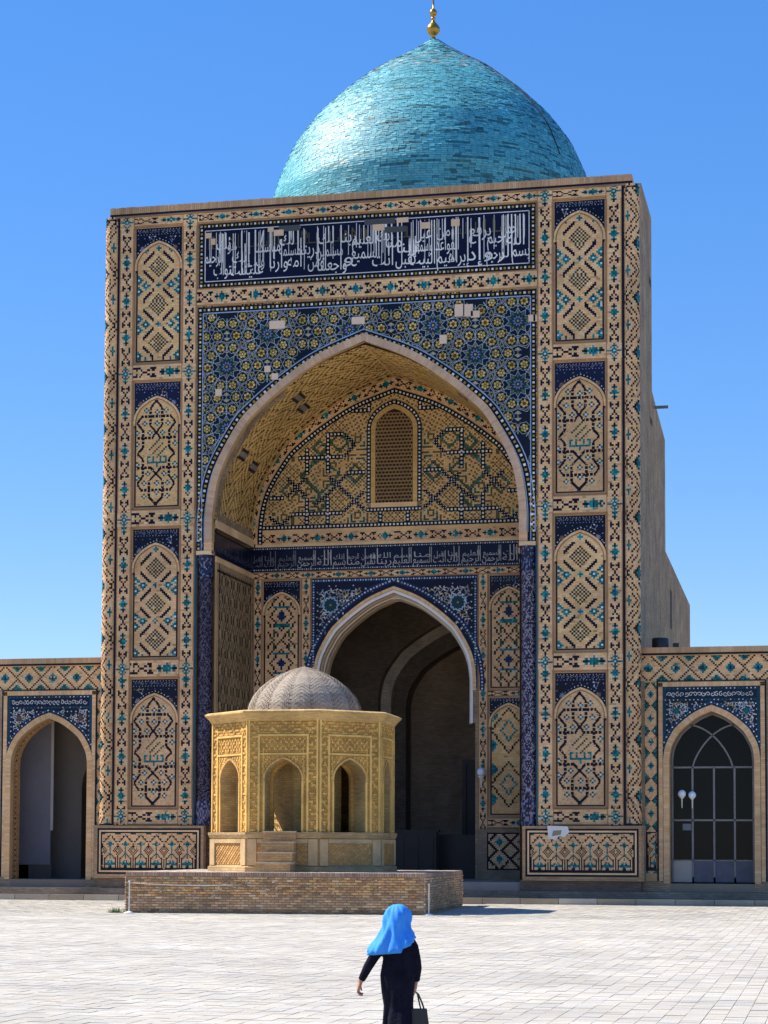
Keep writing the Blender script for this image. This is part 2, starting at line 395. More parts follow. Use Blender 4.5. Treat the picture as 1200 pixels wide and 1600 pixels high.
def pattern_zig(n, W=12):                       # corner shafts
    G = np.zeros((n, W), int); per = 26
    for r in range(n):
        y = r % per; z = abs(y-13)
        for c in range(W):
            a = 1.5+z*.62
            if abs(c-a) < .8 and (r+c) % 2 == 0: G[r, c] = 2
            if abs(c-(a+4)) < .8 and (r+c) % 2 == 0: G[r, c] = 2
            if abs(c-8.5)+abs(y-13)*.8 <= 2.2: G[r, c] = 3
            if abs(c-2)+abs((y+13) % per-13)*.8 <= 1.7: G[r, c] = 3
            if c in (1, 10) and abs(y-13) < 2: G[r, c] = 2
            if abs((c-z*.62) % 8-6.5) < .8 and (r+c) % 2 and G[r, c] == 0: G[r, c] = 2
    return G

# ---- fields of cut-tile arabesque: ribbons, leaves and dots on a ground colour
def spiral(q, mp, x, y, r, turns, a0, hand, col, w, o, dots=True):
    n = 16; pts = []
    for i in range(n):
        t = i/(n-1); a = a0+hand*t*turns*2*pi; rr = r*(1-t*.82); pts.append((x+rr*cos(a), y+rr*sin(a)))
    q.ribbon(mp, pts, w, col, o, w2=w*.7)
    if dots:
        for i in range(2, n, 4):
            a = atan2(pts[i][1]-y, pts[i][0]-x); rr = np.hypot(pts[i][0]-x, pts[i][1]-y)+w*1.8
            leaf(q, mp, x+rr*cos(a), y+rr*sin(a), w*2.6, a+hand*.9, random.choice([WHT[0], WHT[1], LBL[0], GLD[0]]), o+.002)
def leaf(q, mp, x, y, r, a, col, o):
    q.poly(mp, [(x+r*cos(a), y+r*sin(a)), (x+r*.45*cos(a+pi/2), y+r*.45*sin(a+pi/2)), (x-r*.7*cos(a), y-r*.7*sin(a)), (x-r*.45*cos(a+pi/2), y-r*.45*sin(a+pi/2))], col, o)
def flower(q, mp, x, y, r, n, col, o, a0=0.0, inner=.5):
    p = [(x+(r if i % 2 == 0 else r*inner)*cos(a0+i*pi/n), y+(r if i % 2 == 0 else r*inner)*sin(a0+i*pi/n)) for i in range(2*n)]
    q.poly(mp, p, col, o)
def disc(q, mp, x, y, r, col, o, n=8): q.poly(mp, [(x+r*cos(2*pi*i/n), y+r*sin(2*pi*i/n)) for i in range(n)], col, o)
def arabesque(q, mp, inside, box, cell, o, w=.035, cols=None, density=1.0):
    cols = cols or [WHT[0], WHT[1], LBL[0]]
    x0, x1, y0, y1 = box; nx = max(1, int((x1-x0)/cell)); ny = max(1, int((y1-y0)/cell))
    for i in range(nx):
        for j in range(ny):
            x = x0+(i+.5)*(x1-x0)/nx+random.uniform(-.12, .12)*cell; y = y0+(j+.5)*(y1-y0)/ny+random.uniform(-.12, .12)*cell; r = cell*.47
            if all(inside(x+r*cx, y+r*cy) for cx, cy in ((1, 0), (-1, 0), (0, 1), (0, -1), (0, 0))):
                if random.random() < density: spiral(q, mp, x, y, r, random.uniform(.9, 1.3), random.uniform(0, 6.3), 1 if (i+j) % 2 else -1, random.choice(cols), w, o)
            elif inside(x, y): disc(q, mp, x, y, w*1.2, random.choice(cols), o, 5)

# ---- Arabic lettering: joined forms picked by hand, read right to left
AB = {'ا': 0xFE8D, 'أ': 0xFE83, 'إ': 0xFE87, 'ب': 0xFE8F, 'ة': 0xFE93, 'ت': 0xFE95, 'ج': 0xFE9D, 'ح': 0xFEA1, 'د': 0xFEA9, 'ذ': 0xFEAB, 'ر': 0xFEAD, 'س': 0xFEB1,
      'ع': 0xFEC9, 'ف': 0xFED1, 'ق': 0xFED5, 'ك': 0xFED9, 'ل': 0xFEDD, 'م': 0xFEE1, 'ن': 0xFEE5, 'ه': 0xFEE9, 'و': 0xFEED, 'ي': 0xFEF1}
A2 = set('اأإدذرو'+'ة')
def shape(txt):
    out = []; n = len(txt)
    for i, ch in enumerate(txt):
        if ch not in AB: out.append(ch); continue
        pj = i > 0 and txt[i-1] in AB and txt[i-1] not in A2
        nj = i < n-1 and txt[i+1] in AB and ch not in A2
        out.append(chr(AB[ch]+{(0, 0): 0, (1, 0): 1, (0, 1): 2, (1, 1): 3}[(int(pj), int(nj))]))
    return ''.join(out)[::-1]
_tx = {}
def word(txt):
    if txt not in _tx:
        c = bpy.data.curves.new('lettering', 'FONT'); c.body = shape(txt); c.resolution_u = 2
        o = bpy.data.objects.new('lettering', c); COL.objects.link(o); bpy.context.view_layer.update()
        me = bpy.data.meshes.new_from_object(o.evaluated_get(bpy.context.evaluated_depsgraph_get()))
        V = np.array([v.co[:2] for v in me.vertices]); F = [list(p.vertices) for p in me.polygons]
        bpy.data.objects.remove(o); bpy.data.curves.remove(c); bpy.data.meshes.remove(me); _tx[txt] = (V, F)
    return _tx[txt]
def write(q, mp, txt, xc, y, w, h, col, o, top=None):
    V, F = word(txt); V = V.copy(); x0, x1 = V[:, 0].min(), V[:, 0].max(); sc = w/(x1-x0)
    X = xc+(V[:, 0]-(x0+x1)/2)*sc; Y = V[:, 1]*h
    if top is not None:                      # tall uprights: everything above the low letters is drawn up to the top line
        k = .52*h; m = Y > k; Y = np.where(m, np.minimum(top-y, k+(Y-k)*((top-y)-k)/max(.01, (.715*h-k))), Y)
    Y = y+Y
    tri = np.array([f for f in F if len(f) == 3]); 
    if len(tri):
        P = mp(X, Y, np.full(len(X), float(o))); q.add(P[tri], c4(col), np.stack([X, Y], -1)[tri])
    for f in F:
        if len(f) > 3: q.poly(mp, np.stack([X[f], Y[f]], 1), col, o)

# ================================================================== GROUND
def gz(y): return float(np.interp(y, [-60, -16, -1.7], [0, 0, .10]))
q = Q()
ys = [-140, -90, -60, -16, -9.5, -1.7, 60]
for a, b in zip(ys[:-1], ys[1:]):
    za, zb = gz(a)-.016, gz(b)-.016
    if a >= -2: za = zb = -.05
    xs = [-160, -40, 40, 160]
    for x0, x1 in zip(xs[:-1], xs[1:]): q.add([[(x0, a, za), (x1, a, za), (x1, b, zb), (x0, b, zb)]], (.38, .35, .30, 1))
ground = struct(q.build('ground', M_PAVE))
# paving: courses of slabs; the nearest 300 are single stones, the rest one sheet of stones
fwd = np.array([-.2147, .9767]); rgt = np.array([.9767, .2147]); cam2 = np.array([18.736, -81.18])
STC = [(.445, .428, .385, 1), (.46, .442, .40, 1), (.43, .41, .365, 1), (.455, .425, .36, 1), (.44, .428, .395, 1)]
def slab_verts(cx, cy, w, h, z, tilt, g=.0035):
    c = np.array([[-w/2+g, -h/2+g], [w/2-g, -h/2+g], [w/2-g, h/2-g], [-w/2+g, h/2-g]]); e = .012
    top = [(cx+x*(1-e/w*2), cy+y*(1-e/h*2), z+x*tilt[0]+y*tilt[1]) for x, y in c]; low = [(cx+x, cy+y, z-.012+x*tilt[0]+y*tilt[1]) for x, y in c]; bot = [(cx+x, cy+y, z-.06) for x, y in c]
    F = [top]
    for i in range(4):
        j = (i+1) % 4; F.append([low[i], low[j], top[j], top[i]]); F.append([bot[i], bot[j], low[j], low[i]])
    return F
variants = []
for k in range(10):
    qq = Q(); w, h = .27, [.38, .30, .44, .27, .34][k % 5]
    F = slab_verts(0, 0, w, h, 0, (random.uniform(-.004, .004), random.uniform(-.004, .004)))
    qq.add(F, random.choice(STC)); o = qq.build('paving_stone', M_STONE, ground); variants.append((o, h))
stuff = Q(); NS = 0
cand = []; x = -24.0
while x < 34:
    y = -58.5+random.uniform(0, .4); w = .27
    while y < -1.9:
        k = random.randrange(10); f_ = 1 if y < -38 else 2; h = variants[k][1]*f_
        p = np.array([x+w/2, y+h/2])-cam2; D = p@fwd; u = (p@rgt)/D
        if -.215 < u < .215 and not (-5.0 < x < 5.2 and y > -13.9): cand.append((D, k, x+w/2, y+h/2, w, h))
        y += h
    x += w
cand.sort(); 
for i, (D, k, x, y, w, h) in enumerate(cand):
    z = gz(y)+random.uniform(-.003, .004)
    if i < 300:
        src = variants[k][0]; o = src if NS < 0 else src.copy(); COL.objects.link(o) if o is not src else None
        o.parent = ground; o.location = (x, y, z); o.rotation_euler = (0, 0, random.choice([0, pi])+random.uniform(-.012, .012)); NS += 1
    else:
        t = (random.uniform(-.005, .005), random.uniform(-.004, .004))
        b = np.array(random.choice(STC)); b[:3] *= random.uniform(.93, 1.06)
        g = .004; e = np.array([[x-w/2+g, y-h/2+g], [x+w/2-g, y-h/2+g], [x+w/2-g, y+h/2-g], [x-w/2+g, y+h/2-g]])
        zz = z+(e[:, 0]-x)*t[0]+(e[:, 1]-y)*t[1]
        P = [np.column_stack([e, zz])]
        for i0, j0 in ((0, 1), (1, 2), (3, 0)):
            P.append(np.array([[*e[i0], zz[i0]-.05], [*e[j0], zz[j0]-.05], [*e[j0], zz[j0]], [*e[i0], zz[i0]]]))
        stuff.add(np.array(P), b)
for o, w in variants: bpy.data.objects.remove(o)
o = stuff.build('distant_paving', M_PAVE, ground); o['kind'] = 'stuff'
# steps along the foot of the building
def step(z0, z1, ya, yb, col, name, xs=(-42, 46)):
    q = Q(); q.box(xs[0], xs[1], ya, yb, z0, z1, col); return struct(q.build(name, M_MAS))
st1 = step(-.03, .30, -1.65, -.2, (.46, .43, .39, 1), 'lower_step'); st2 = step(-.03, .58, -.36, .68, (.34, .27, .2, 1), 'upper_step')
kv = []
for k in range(4):
    qq = Q(); qq.box(-.74, .74, -.16, .0, -.26, .03, [(.42, .37, .29, 1), (.38, .31, .22, 1), (.46, .42, .35, 1), (.36, .3, .24, 1)][k]); kv.append(qq.build('kerb_stone', M_STONE, st1).data)
for o in list(st1.children): bpy.data.objects.remove(o)
for i in range(38):
    o = bpy.data.objects.new('kerb_stone', random.choice(kv)); COL.objects.link(o); o.parent = st1; o.location = (-24+1.5*i, -1.655, .30+random.uniform(-.008, .008)); o.rotation_euler = (0, 0, random.uniform(-.004, .004))

# ================================================================== MOSQUE: portal, dome chamber and dome
mosque = thing('mosque', 'tall tiled mosque portal with a deep arched niche and a turquoise dome behind it', 'mosque', (0, 0, 0))
WALLC = (.47, .345, .225, 1)
TOP = 29.0
# --- body
q = Q()
for s in (-1, 1):
    a, b = sorted((s*6.42, s*11.0)); q.box(a, b, .62, 6.6, .5, 28.9, WALLC)
    a, b = sorted((s*7.12, s*10.98)); q.box(a, b, 0, .62, .5, TOP, WALLC)
wall_arch(q, FACADE, -7.12, 7.12, 14.45, TOP, 0, 6.45, 15.0, 8.15, .9, WALLC, jamb=False)
for s in (-1, 1): q.rect(FACADE, *sorted((s*6.45, s*7.12)), 14.45, 15, WALLC)
q.rect(lambda s, t, o: np.stack([s, t, np.full(len(s), 14.45)], -1), -7.12, -6.42, 0, .62, WALLC); q.rect(lambda s, t, o: np.stack([s, t, np.full(len(s), 14.45)], -1), 6.42, 7.12, 0, .62, WALLC)
q.box(-10.98, 10.98, 0.95, 6.6, 24.2, TOP-.02, WALLC)
q.build('portal_wall', M_WALL, mosque)
q = Q()
SW = [(5.2, .5), (5.2, 30.7), (10.2, 30.7), (10.2, 22.8), (17.4, 22.0), (17.4, 16.6), (34.5, 16.0), (34.5, .5)]
for s in (-1, 1):
    for x in (10.92, 9.9):
        mp = lambda a, b, o, x=x: np.stack([np.full(len(a), s*x), a, b], -1)
        q.poly(mp, SW, (.52, .35, .205, 1))
for (ya, za), (yb, zb) in zip(SW[1:-1], SW[2:]):
    if abs(za-zb) > 3: q.add([[(-10.92, ya, za), (10.92, ya, za), (10.92, yb, zb), (-10.92, yb, zb)]], (.52, .35, .205, 1), [[(-10.9, za), (10.9, za), (10.9, zb), (-10.9, zb)]])
    else: q.add([[(-10.92, ya, za), (10.92, ya, za), (10.92, yb, zb), (-10.92, yb, zb)]], (.52, .35, .205, 1))
q.add([[(-10.92, 5.2, 28), (10.92, 5.2, 28), (10.92, 5.2, 30.7), (-10.92, 5.2, 30.7)]], (.52, .35, .205, 1))
q.build('side_wall', M_WALL, mosque)
for (yy, zz, hh) in ((20.2, 13.2, 1.9), (8.9, 27.4, .3), (9.3, 21.2, .25)):
    q = Q(); q.box(10.90, 10.935, yy, yy+.9, zz, zz+hh, (.03, .025, .02, 1)); q.build('wall_slot', M_STUCCO, mosque)
q = Q(); q.box(10.9, 11.55, 11.3, 11.42, 22.25, 22.37, (.2, .17, .14, 1)); q.build('drain_spout', M_GREY, mosque)
# top cornice of bricks on edge
q = Q(); q.box(-11.05, 11.05, -.14, .7, 29.06, 29.30, MORT)
n = 260
for i in range(n):
    x = -11.05+22.1*i/n; q.box(x+.006, x+22.1/n-.006, -.165, -.13, 29.06, 29.335+random.uniform(-.012, .012), np.array(random.choice(BRK))*np.array([.72, .7, .72, 1]))
q.rect(front(-.145), -11.05, 11.05, 28.97, 29.06, (.012, .012, .03, 0)); q.box(-11.0, 11.0, -.14, .5, 28.9, 29.06, (.3, .2, .12, 1))
q.build('cornice', M_TILE, mosque)
# --- patterned border strips
XO, XI = (9.99, 10.62), (7.2, 7.83)
for s in (-1, 1):
    for x0, x1 in (XO, XI):
        q = Q(); a, b = sorted((s*x0, s*x1)); strip(q, FACADE, a, b, 3.2, 28.95, False, 0, .09)
        for zc in (28.7, 22.2, 16.0, 9.7, 3.55): grid(q, FACADE, (a+b)/2-.3, zc-.3, .0667, .0667, STAR, .094)
        q.build('border_strip', M_TILE, mosque)
    for z0, z1 in ((22.6, 21.88), (16.42, 15.66), (10.1, 9.34), (3.86, 3.2)):
        q = Q(); a, b = sorted((s*7.84, s*9.98)); strip(q, FACADE, a, b, z1, z0, True, 0, .085); q.build('border_strip', M_TILE, mosque)
    q = Q(); a, b = sorted((s*10.62, s*10.70)); q.slab(FACADE, a, b, 3.2, 28.95, 0, .10, NAV[0]); q.build('dark_fillet', M_TILE, mosque)
q = Q(); strip(q, FACADE, -7.19, 7.19, 28.48, 28.95, True, 0, .085); q.build('border_strip', M_TILE, mosque)
for s in (-1, 1):
    q = Q(); a, b = sorted((s*7.84, s*9.98)); strip(q, FACADE, a, b, 28.5, 28.95, True, 0, .085); q.build('border_strip', M_TILE, mosque)
q = Q(); strip(q, FACADE, -7.19, 7.19, 24.95, 25.68, True, 0, .085); q.build('border_strip', M_TILE, mosque)
# --- arched panels of the two piers
def panel(xc, w, z0, z1, kind, head, fade, parent, base=FACADE, cellW=23, dark=False):
    hw = w/2; q = Q()
    tn = np.array([random.uniform(.9, 1.06)]*2+[random.uniform(.84, 1.06), 1]); pal_ = {**PAL, 0: [tuple(np.array(c_)*tn) for c_ in BRK]}
    q.rect(base, xc-hw, xc+hw, z0, z1, (.50, .30, .165, 1), .004)                        # brick margin
    ahw = hw-.1; rise = 1.2*ahw; apex = z1-head; spr = apex-rise; zb = z0+.14
    A = arch(xc, ahw, spr, rise)
    G0 = kind; cols = G0.shape[1]; cs = 2*(ahw-.05)/cols; H = int((apex-zb)/cs); G = np.full((H, cols), -1); hk = G0.shape[0]
    for r in range(H):
        for c in range(cols):
            x, z = xc-(ahw-.05)+(c+.5)*cs, zb+(r+.5)*cs
            if in_arch(x, z+.05, xc, ahw-.05, spr, rise): G[r, c] = G0[int(r*hk/H) if abs(hk-H) < 24 else r % hk, c % G0.shape[1]]
    F = np.vstack([[(xc-ahw, z0+.08)], A, [(xc+ahw, z0+.08)]])
    q.poly(base, F, MORT, .010); grid(q, base, xc-(ahw-.05), zb, cs, cs, G, .016, maxrun=2, pal=pal_)
    p = q.build('tile_panel', M_TILE, parent)
    q = Q()                                                                              # blue head above the arch
    top = [(xc-hw+.05, spr-.1), (xc-ahw, spr-.1)]+[tuple(v) for v in A]+[(xc+ahw, spr-.1), (xc+hw-.05, spr-.1), (xc+hw-.05, z1-.05), (xc-hw+.05, z1-.05)]
    q.poly(base, top, (.010, .013, .045, 0) if fade else (.006, .007, .022, 0), .012)
    ins = lambda x, z: abs(x-xc) < hw-.12 and z < z1-head*.5 and z > spr and not in_arch(x, z-.12, xc, ahw+.1, spr, rise)
    arabesque(q, base, ins, (xc-hw, xc+hw, spr, z1-head*.45), .30, .017, .022, [(.34, .34, .42, 0), (.2, .25, .42, 0), (.18, .17, .28, 0)])
    for x in np.arange(xc-hw+.14, xc+hw-.1, .13): disc(q, base, x, z1-.12, .022, (.36, .37, .45, 0), .017, 5); disc(q, base, x, z1-head*.46, .022, random.choice([(.4, .4, .45, 0), LBL[0]]), .017, 5)
    for x in np.arange(xc-hw+.2, xc+hw-.15, .17): spiral(q, base, x, z1-head*.29, .075, .9, random.uniform(0, 6), random.choice([1, -1]), random.choice([(.3, .3, .36, 0), (.2, .2, .32, 0)]), .02, .017, False)
    B = offs(A, .16); mpB, L = arch_mp(B, base)
    for sx in np.arange(.1, L, .14): p2 = mpB([sx], [.02], [.0175])[0]; disc(q, base, p2[0] if base is FACADE else p2[0], p2[2], .024, random.choice([WHT[0], WHT[1], LBL[0]]), .0185, 5)
    if head > .6:
        for sx in (-1, 1): flower(q, base, xc+sx*(hw-.34), apex-.32*rise+.15, .13, 8, random.choice([(.22, .12, .1, 0), (.25, .25, .35, 0)]), .0185)
    q.build('blue_spandrel', M_TILE, p)
    q = Q(); q.ribbon(base, np.vstack([[(xc-ahw+.0, z0+.1)], A, [(xc+ahw, z0+.1)]]), .035, DRK[1], .022)
    arch_ring(q, base, A+0, .095, .01, .05, .09); 
    q.ribbon(base, [(xc-ahw, z0+.1), (xc+ahw, z0+.1)], .05, NAV[0], .023)
    for sx in (-1, 1): q.ribbon(base, [(xc+sx*(ahw-.02), z0+.1), (xc+sx*(ahw-.02), spr)], .04, NAV[0], .023)
    q.build('arch_band', M_TILE, p)
    return p
ZP = [(22.62, 28.47), (16.45, 21.86), (10.12, 15.64), (3.88, 9.32)]
for s in (-1, 1):
    for i, (z0, z1) in enumerate(ZP):
        hd = .72 if i != 0 else .70
        if s > 0 and i == 0: hd = .55
        panel(s*8.91, 2.12, z0, z1, PA if i % 2 == 0 else PB, hd, i == 1, mosque)
# --- corner shafts
for s in (-1, 1):
    q = Q(); r = .33; cx = s*10.98; z0, z1 = 3.2, 28.95; nz = int((z1-z0)/.085); G = pattern_zig(nz, 12)
    mp = lambda a, t, o, cx=cx, s=s, r=r: np.stack([cx+s*(r+np.asarray(o))*np.sin(np.asarray(a)), .14-(r+np.asarray(o))*np.cos(np.asarray(a)), np.asarray(t, float)], -1)
    a = np.linspace(-1.2, 2.0, 20); S4 = np.stack([a[:-1], a[1:], a[1:], a[:-1]], 1); q.cells(mp, S4, np.tile([z0, z0, z1, z1], (19, 1)), np.tile(MORT, (19, 1)), -.004)
    da = 3.0/14; GG = np.zeros((nz, 14), int); GG[:, 1:13] = G
    grid(q, mp, -1.1, z0, da, (z1-z0)/nz, GG, .002, maxrun=2)
    GG2 = None
    for zz in (z0, z1-.16): q.cells(mp, S4, np.tile([zz, zz, zz+.05, zz+.05], (19, 1)), np.tile(NAV[0], (19, 1)), .006); 
    q.build('corner_shaft', M_TILE, mosque)
    q = Q(); q.box(*sorted((s*10.6, s*11.42)), -.30, .9, .98, 3.18, WALLC); q.build('pier_base', M_MAS, mosque)
# --- plinth panels
for s in (-1, 1):
    q = Q(); a, b = sorted((s*6.62, s*11.35)); q.slab(FACADE, a, b, 1.0, 3.16, 0, .34, (.56, .36, .20, 1)); 
    q.build('plinth', M_MAS, mosque)
    q = Q(); bf = front(-.34)
    q.rect(bf, a+.12, b-.12, 1.16, 3.06, NAV[0], .004); q.rect(bf, a+.2, b-.2, 1.24, 2.98, BRK[4], .007); q.rect(bf, a+.27, b-.27, 1.31, 2.91, NAV[0], .010)
    G = pattern_dado(6, 28); w = (b-a-.66); grid(q, bf, a+.33, 1.37, w/G.shape[1], 1.48/28, G, .014, maxrun=2); q.rect(bf, a+.33, b-.33, 1.37, 2.85, MORT, .012)
    q.build('plinth_tiles', M_TILE, mosque)
    q = Q(); q.box(*sorted((s*6.5, s*11.3)), -.2, .5, .5, 1.02, (.22, .17, .13, 1)); q.build('footing', M_MAS, mosque)
q = Q()                                                         # bare mortar where tiles fell from the right plinth
pts = [(7.62, 3.18), (8.42, 3.15), (8.5, 2.92), (8.3, 2.72), (8.1, 2.78), (7.95, 2.62), (7.66, 2.66)]; q.poly(front(-.34), pts, (.75, .74, .72, 1), .02); q.poly(front(-.34), [(7.8, 2.76), (8.15, 2.82), (8.2, 3.0), (7.85, 2.98)], (.3, .24, .18, 1), .024)
q.build('bare_mortar_patch', M_STUCCO, mosque)
# --- inscription band
IX, IZ0, IZ1 = 7.12, 25.72, 28.44
q = Q(); q.rect(FACADE, -IX, IX, IZ0, IZ1, BLK[0], .02)
for (x0, z0, L, hor) in ((-IX, IZ0, 2*IX, 1), (-IX, IZ1-.2, 2*IX, 1)): dotband(q, lambda s, t, o, x0=x0: FACADE(np.asarray(s)+x0, t, o), L, z0, .2, .024)
for x0 in (-IX, IX-.2): dotband(q, lambda s, t, o, x0=x0: FACADE(np.asarray(t)+x0, np.asarray(s)+IZ0, o), IZ1-IZ0, 0, .2, .026)
q.rect(FACADE, -IX+.22, IX-.22, IZ0+.22, IZ1-.22, (.006, .007, .030, 0), .028)
for z in (IZ0+.26, IZ1-.3): q.ribbon(FACADE, [(-IX+.25, z), (IX-.25, z)], .035, WHT[1], .031)
for x in (-IX+.26, IX-.26): q.ribbon(FACADE, [(x, IZ0+.26), (x, IZ1-.3)], .035, WHT[1], .031)
ib = q.build('inscription_band', M_TILE, mosque)
def IU(px): return -6.86+(px-318)/(833-318)*13.72
ZB, ZT = IZ0+.3, IZ1-.36; FH = ZT-ZB
WORDS = [('بسم', 820, .13, 26, 1), ('الله', 812, .36, 26, 1), ('الر', 797, .12, 20, 1), ('حمن', 802, .60, 22, 0), ('الرحيم', 781, .10, 26, 1), ('حيم', 781, .42, 24, 0), ('و', 770, .14, 12, 0), ('إذ', 749, .10, 22, 1), ('يرفع', 757, .58, 32, 0),
         ('إبراهيم', 715, .08, 48, 1), ('القواعد', 706, .34, 34, 1), ('من', 700, .62, 20, 0), ('البيت', 667, .08, 38, 1), ('وإسمعيل', 665, .34, 34, 1), ('عيل', 668, .60, 24, 1), ('ربنا', 643, .34, 30, 1), ('تقبل', 641, .10, 30, 1), ('منا', 622, .46, 24, 1), ('إنك', 608, .60, 24, 1),
         ('أنت', 605, .10, 32, 1), ('السميع', 577, .27, 42, 1), ('العليم', 575, .56, 36, 1), ('و', 550, .20, 14, 0), ('ربنا', 550, .62, 24, 1), ('واجعلنا', 524, .07, 44, 1), ('مسلمين', 520, .36, 40, 0), ('لك', 514, .62, 24, 1),
         ('ومن', 498, .15, 24, 0), ('ذريتنا', 486, .42, 34, 1), ('أمة', 464, .18, 22, 1), ('مسلمة', 456, .42, 32, 0), ('لك', 451, .64, 22, 1), ('وأرنا', 438, .18, 28, 1), ('مناسكنا', 420, .52, 38, 1), ('وتب', 402, .24, 24, 0), ('علينا', 395, .08, 34, 1), ('إنك', 377, .34, 28, 1),
         ('أنت', 372, .08, 24, 1), ('هو', 362, .60, 14, 0), ('التواب', 350, .10, 34, 1), ('الرحيم', 332, .36, 28, 1), ('نك', 348, .62, 22, 1)]
q = Q(); K0 = 13.72/(833-318)
for txt, px, v, w, tall in WORDS:
    write(q, FACADE, txt, IU(px), ZB+v*FH, w*K0*1.06, .78 if w > 20 else .7, WHT[0] if tall else WHT[1], .034+random.random()*.002, top=ZT-random.uniform(0, .12) if tall else None)
for k in range(64):
    x_ = random.uniform(-6.7, 6.7); v_ = random.choice([.12, .3, .36, .5, .55])
    q.ribbon(FACADE, [(x_, ZB+v_*FH), (x_+random.uniform(-.01, .01), ZT-random.uniform(0, .12))], .028, WHT[1], .0335)
q.build('lettering', M_TILE, ib)
q = Q()                                                         # a second, angular line of ochre letters behind the white ones
x = -6.7
while x < 6.6:
    w = random.choice([.16, .22, .3, .4]); z = ZB+FH*.66; h = FH*random.uniform(.2, .27)
    if random.random() < .82:
        q.ribbon(FACADE, [(x, z), (x, z+h)], .035, OLV[random.randrange(2)], .0315)
        if random.random() < .5: q.ribbon(FACADE, [(x, z), (x+w*.8, z), (x+w*.8, z+h*random.choice([.35, .5, 1]))], .035, OLV[random.randrange(2)], .0315)
        elif random.random() < .4: q.ribbon(FACADE, [(x, z+h), (x+w*.7, z+h*.45), (x, z+h*.35)], .035, OLV[0], .0315)
    x += w
q.ribbon(FACADE, [(-6.75, ZB+FH*.655), (6.75, ZB+FH*.655)], .02, OLV[1], .031)
q.build('ochre_lettering', M_TILE, ib)
for (px, v, w, h) in ((323, .93, .25, .22), (331, .80, .2, .25), (425, .98, .25, .2), (438, .90, .42, .25), (598, .88, .5, .26), (636, 1.0, .5, .2), (672, .86, .4, .26), (719, .88, .35, .28)):
    q = Q(); q.slab(FACADE, IU(px)-w/2, IU(px)+w/2, ZB+v*FH-h/2, ZB+v*FH+h/2, .03, .06, (.66, .47, .30, 1)); q.build('repair_brick', M_STUCCO, ib)
for (px, v, w) in ((455, .98, .9), (600, 1.0, 1.3), (625, .82, .9)):
    q = Q(); q.slab(FACADE, IU(px)-w/2, IU(px)+w/2, ZB+v*FH-.12, ZB+v*FH+.12, .03, .045, (.06, .065, .07, 1)); q.build('lost_tile', M_STUCCO, ib)
# --- star-pattern field over the great arch
GA = arch(0, 6.8, 15.0, 8.3); q = Q()
A = offs(GA, -.2)
for a, b in zip(A[:-1], A[1:]): q.poly(FACADE, [a, b, (b[0], 24.9), (a[0], 24.9)], (.009, .012, .024, 0), .012)
for s in (-1, 1): q.rect(FACADE, *sorted((s*6.58, s*7.14)), 14.62, 24.9, (.009, .012, .024, 0), .0125)
def fin(x, z, m=0.0): return abs(x) < 7.1+m and z < 24.85+m and z > 14.7 and not in_arch(x, z, 0, 6.95-m, 15.0, 8.45-m)
KX = 13.72/(833-318)*1.0; U0, V0 = 1.755, 1.30            # lattice of ten-point stars
cx0, cz0 = 7.14-.74, 24.85-1.22
LINE = (.42, .47, .48, 0)
def reg(x, z, r, n, a0): return [(x+r*cos(a0+2*pi*i/n), z+r*sin(a0+2*pi*i/n)) for i in range(n)]
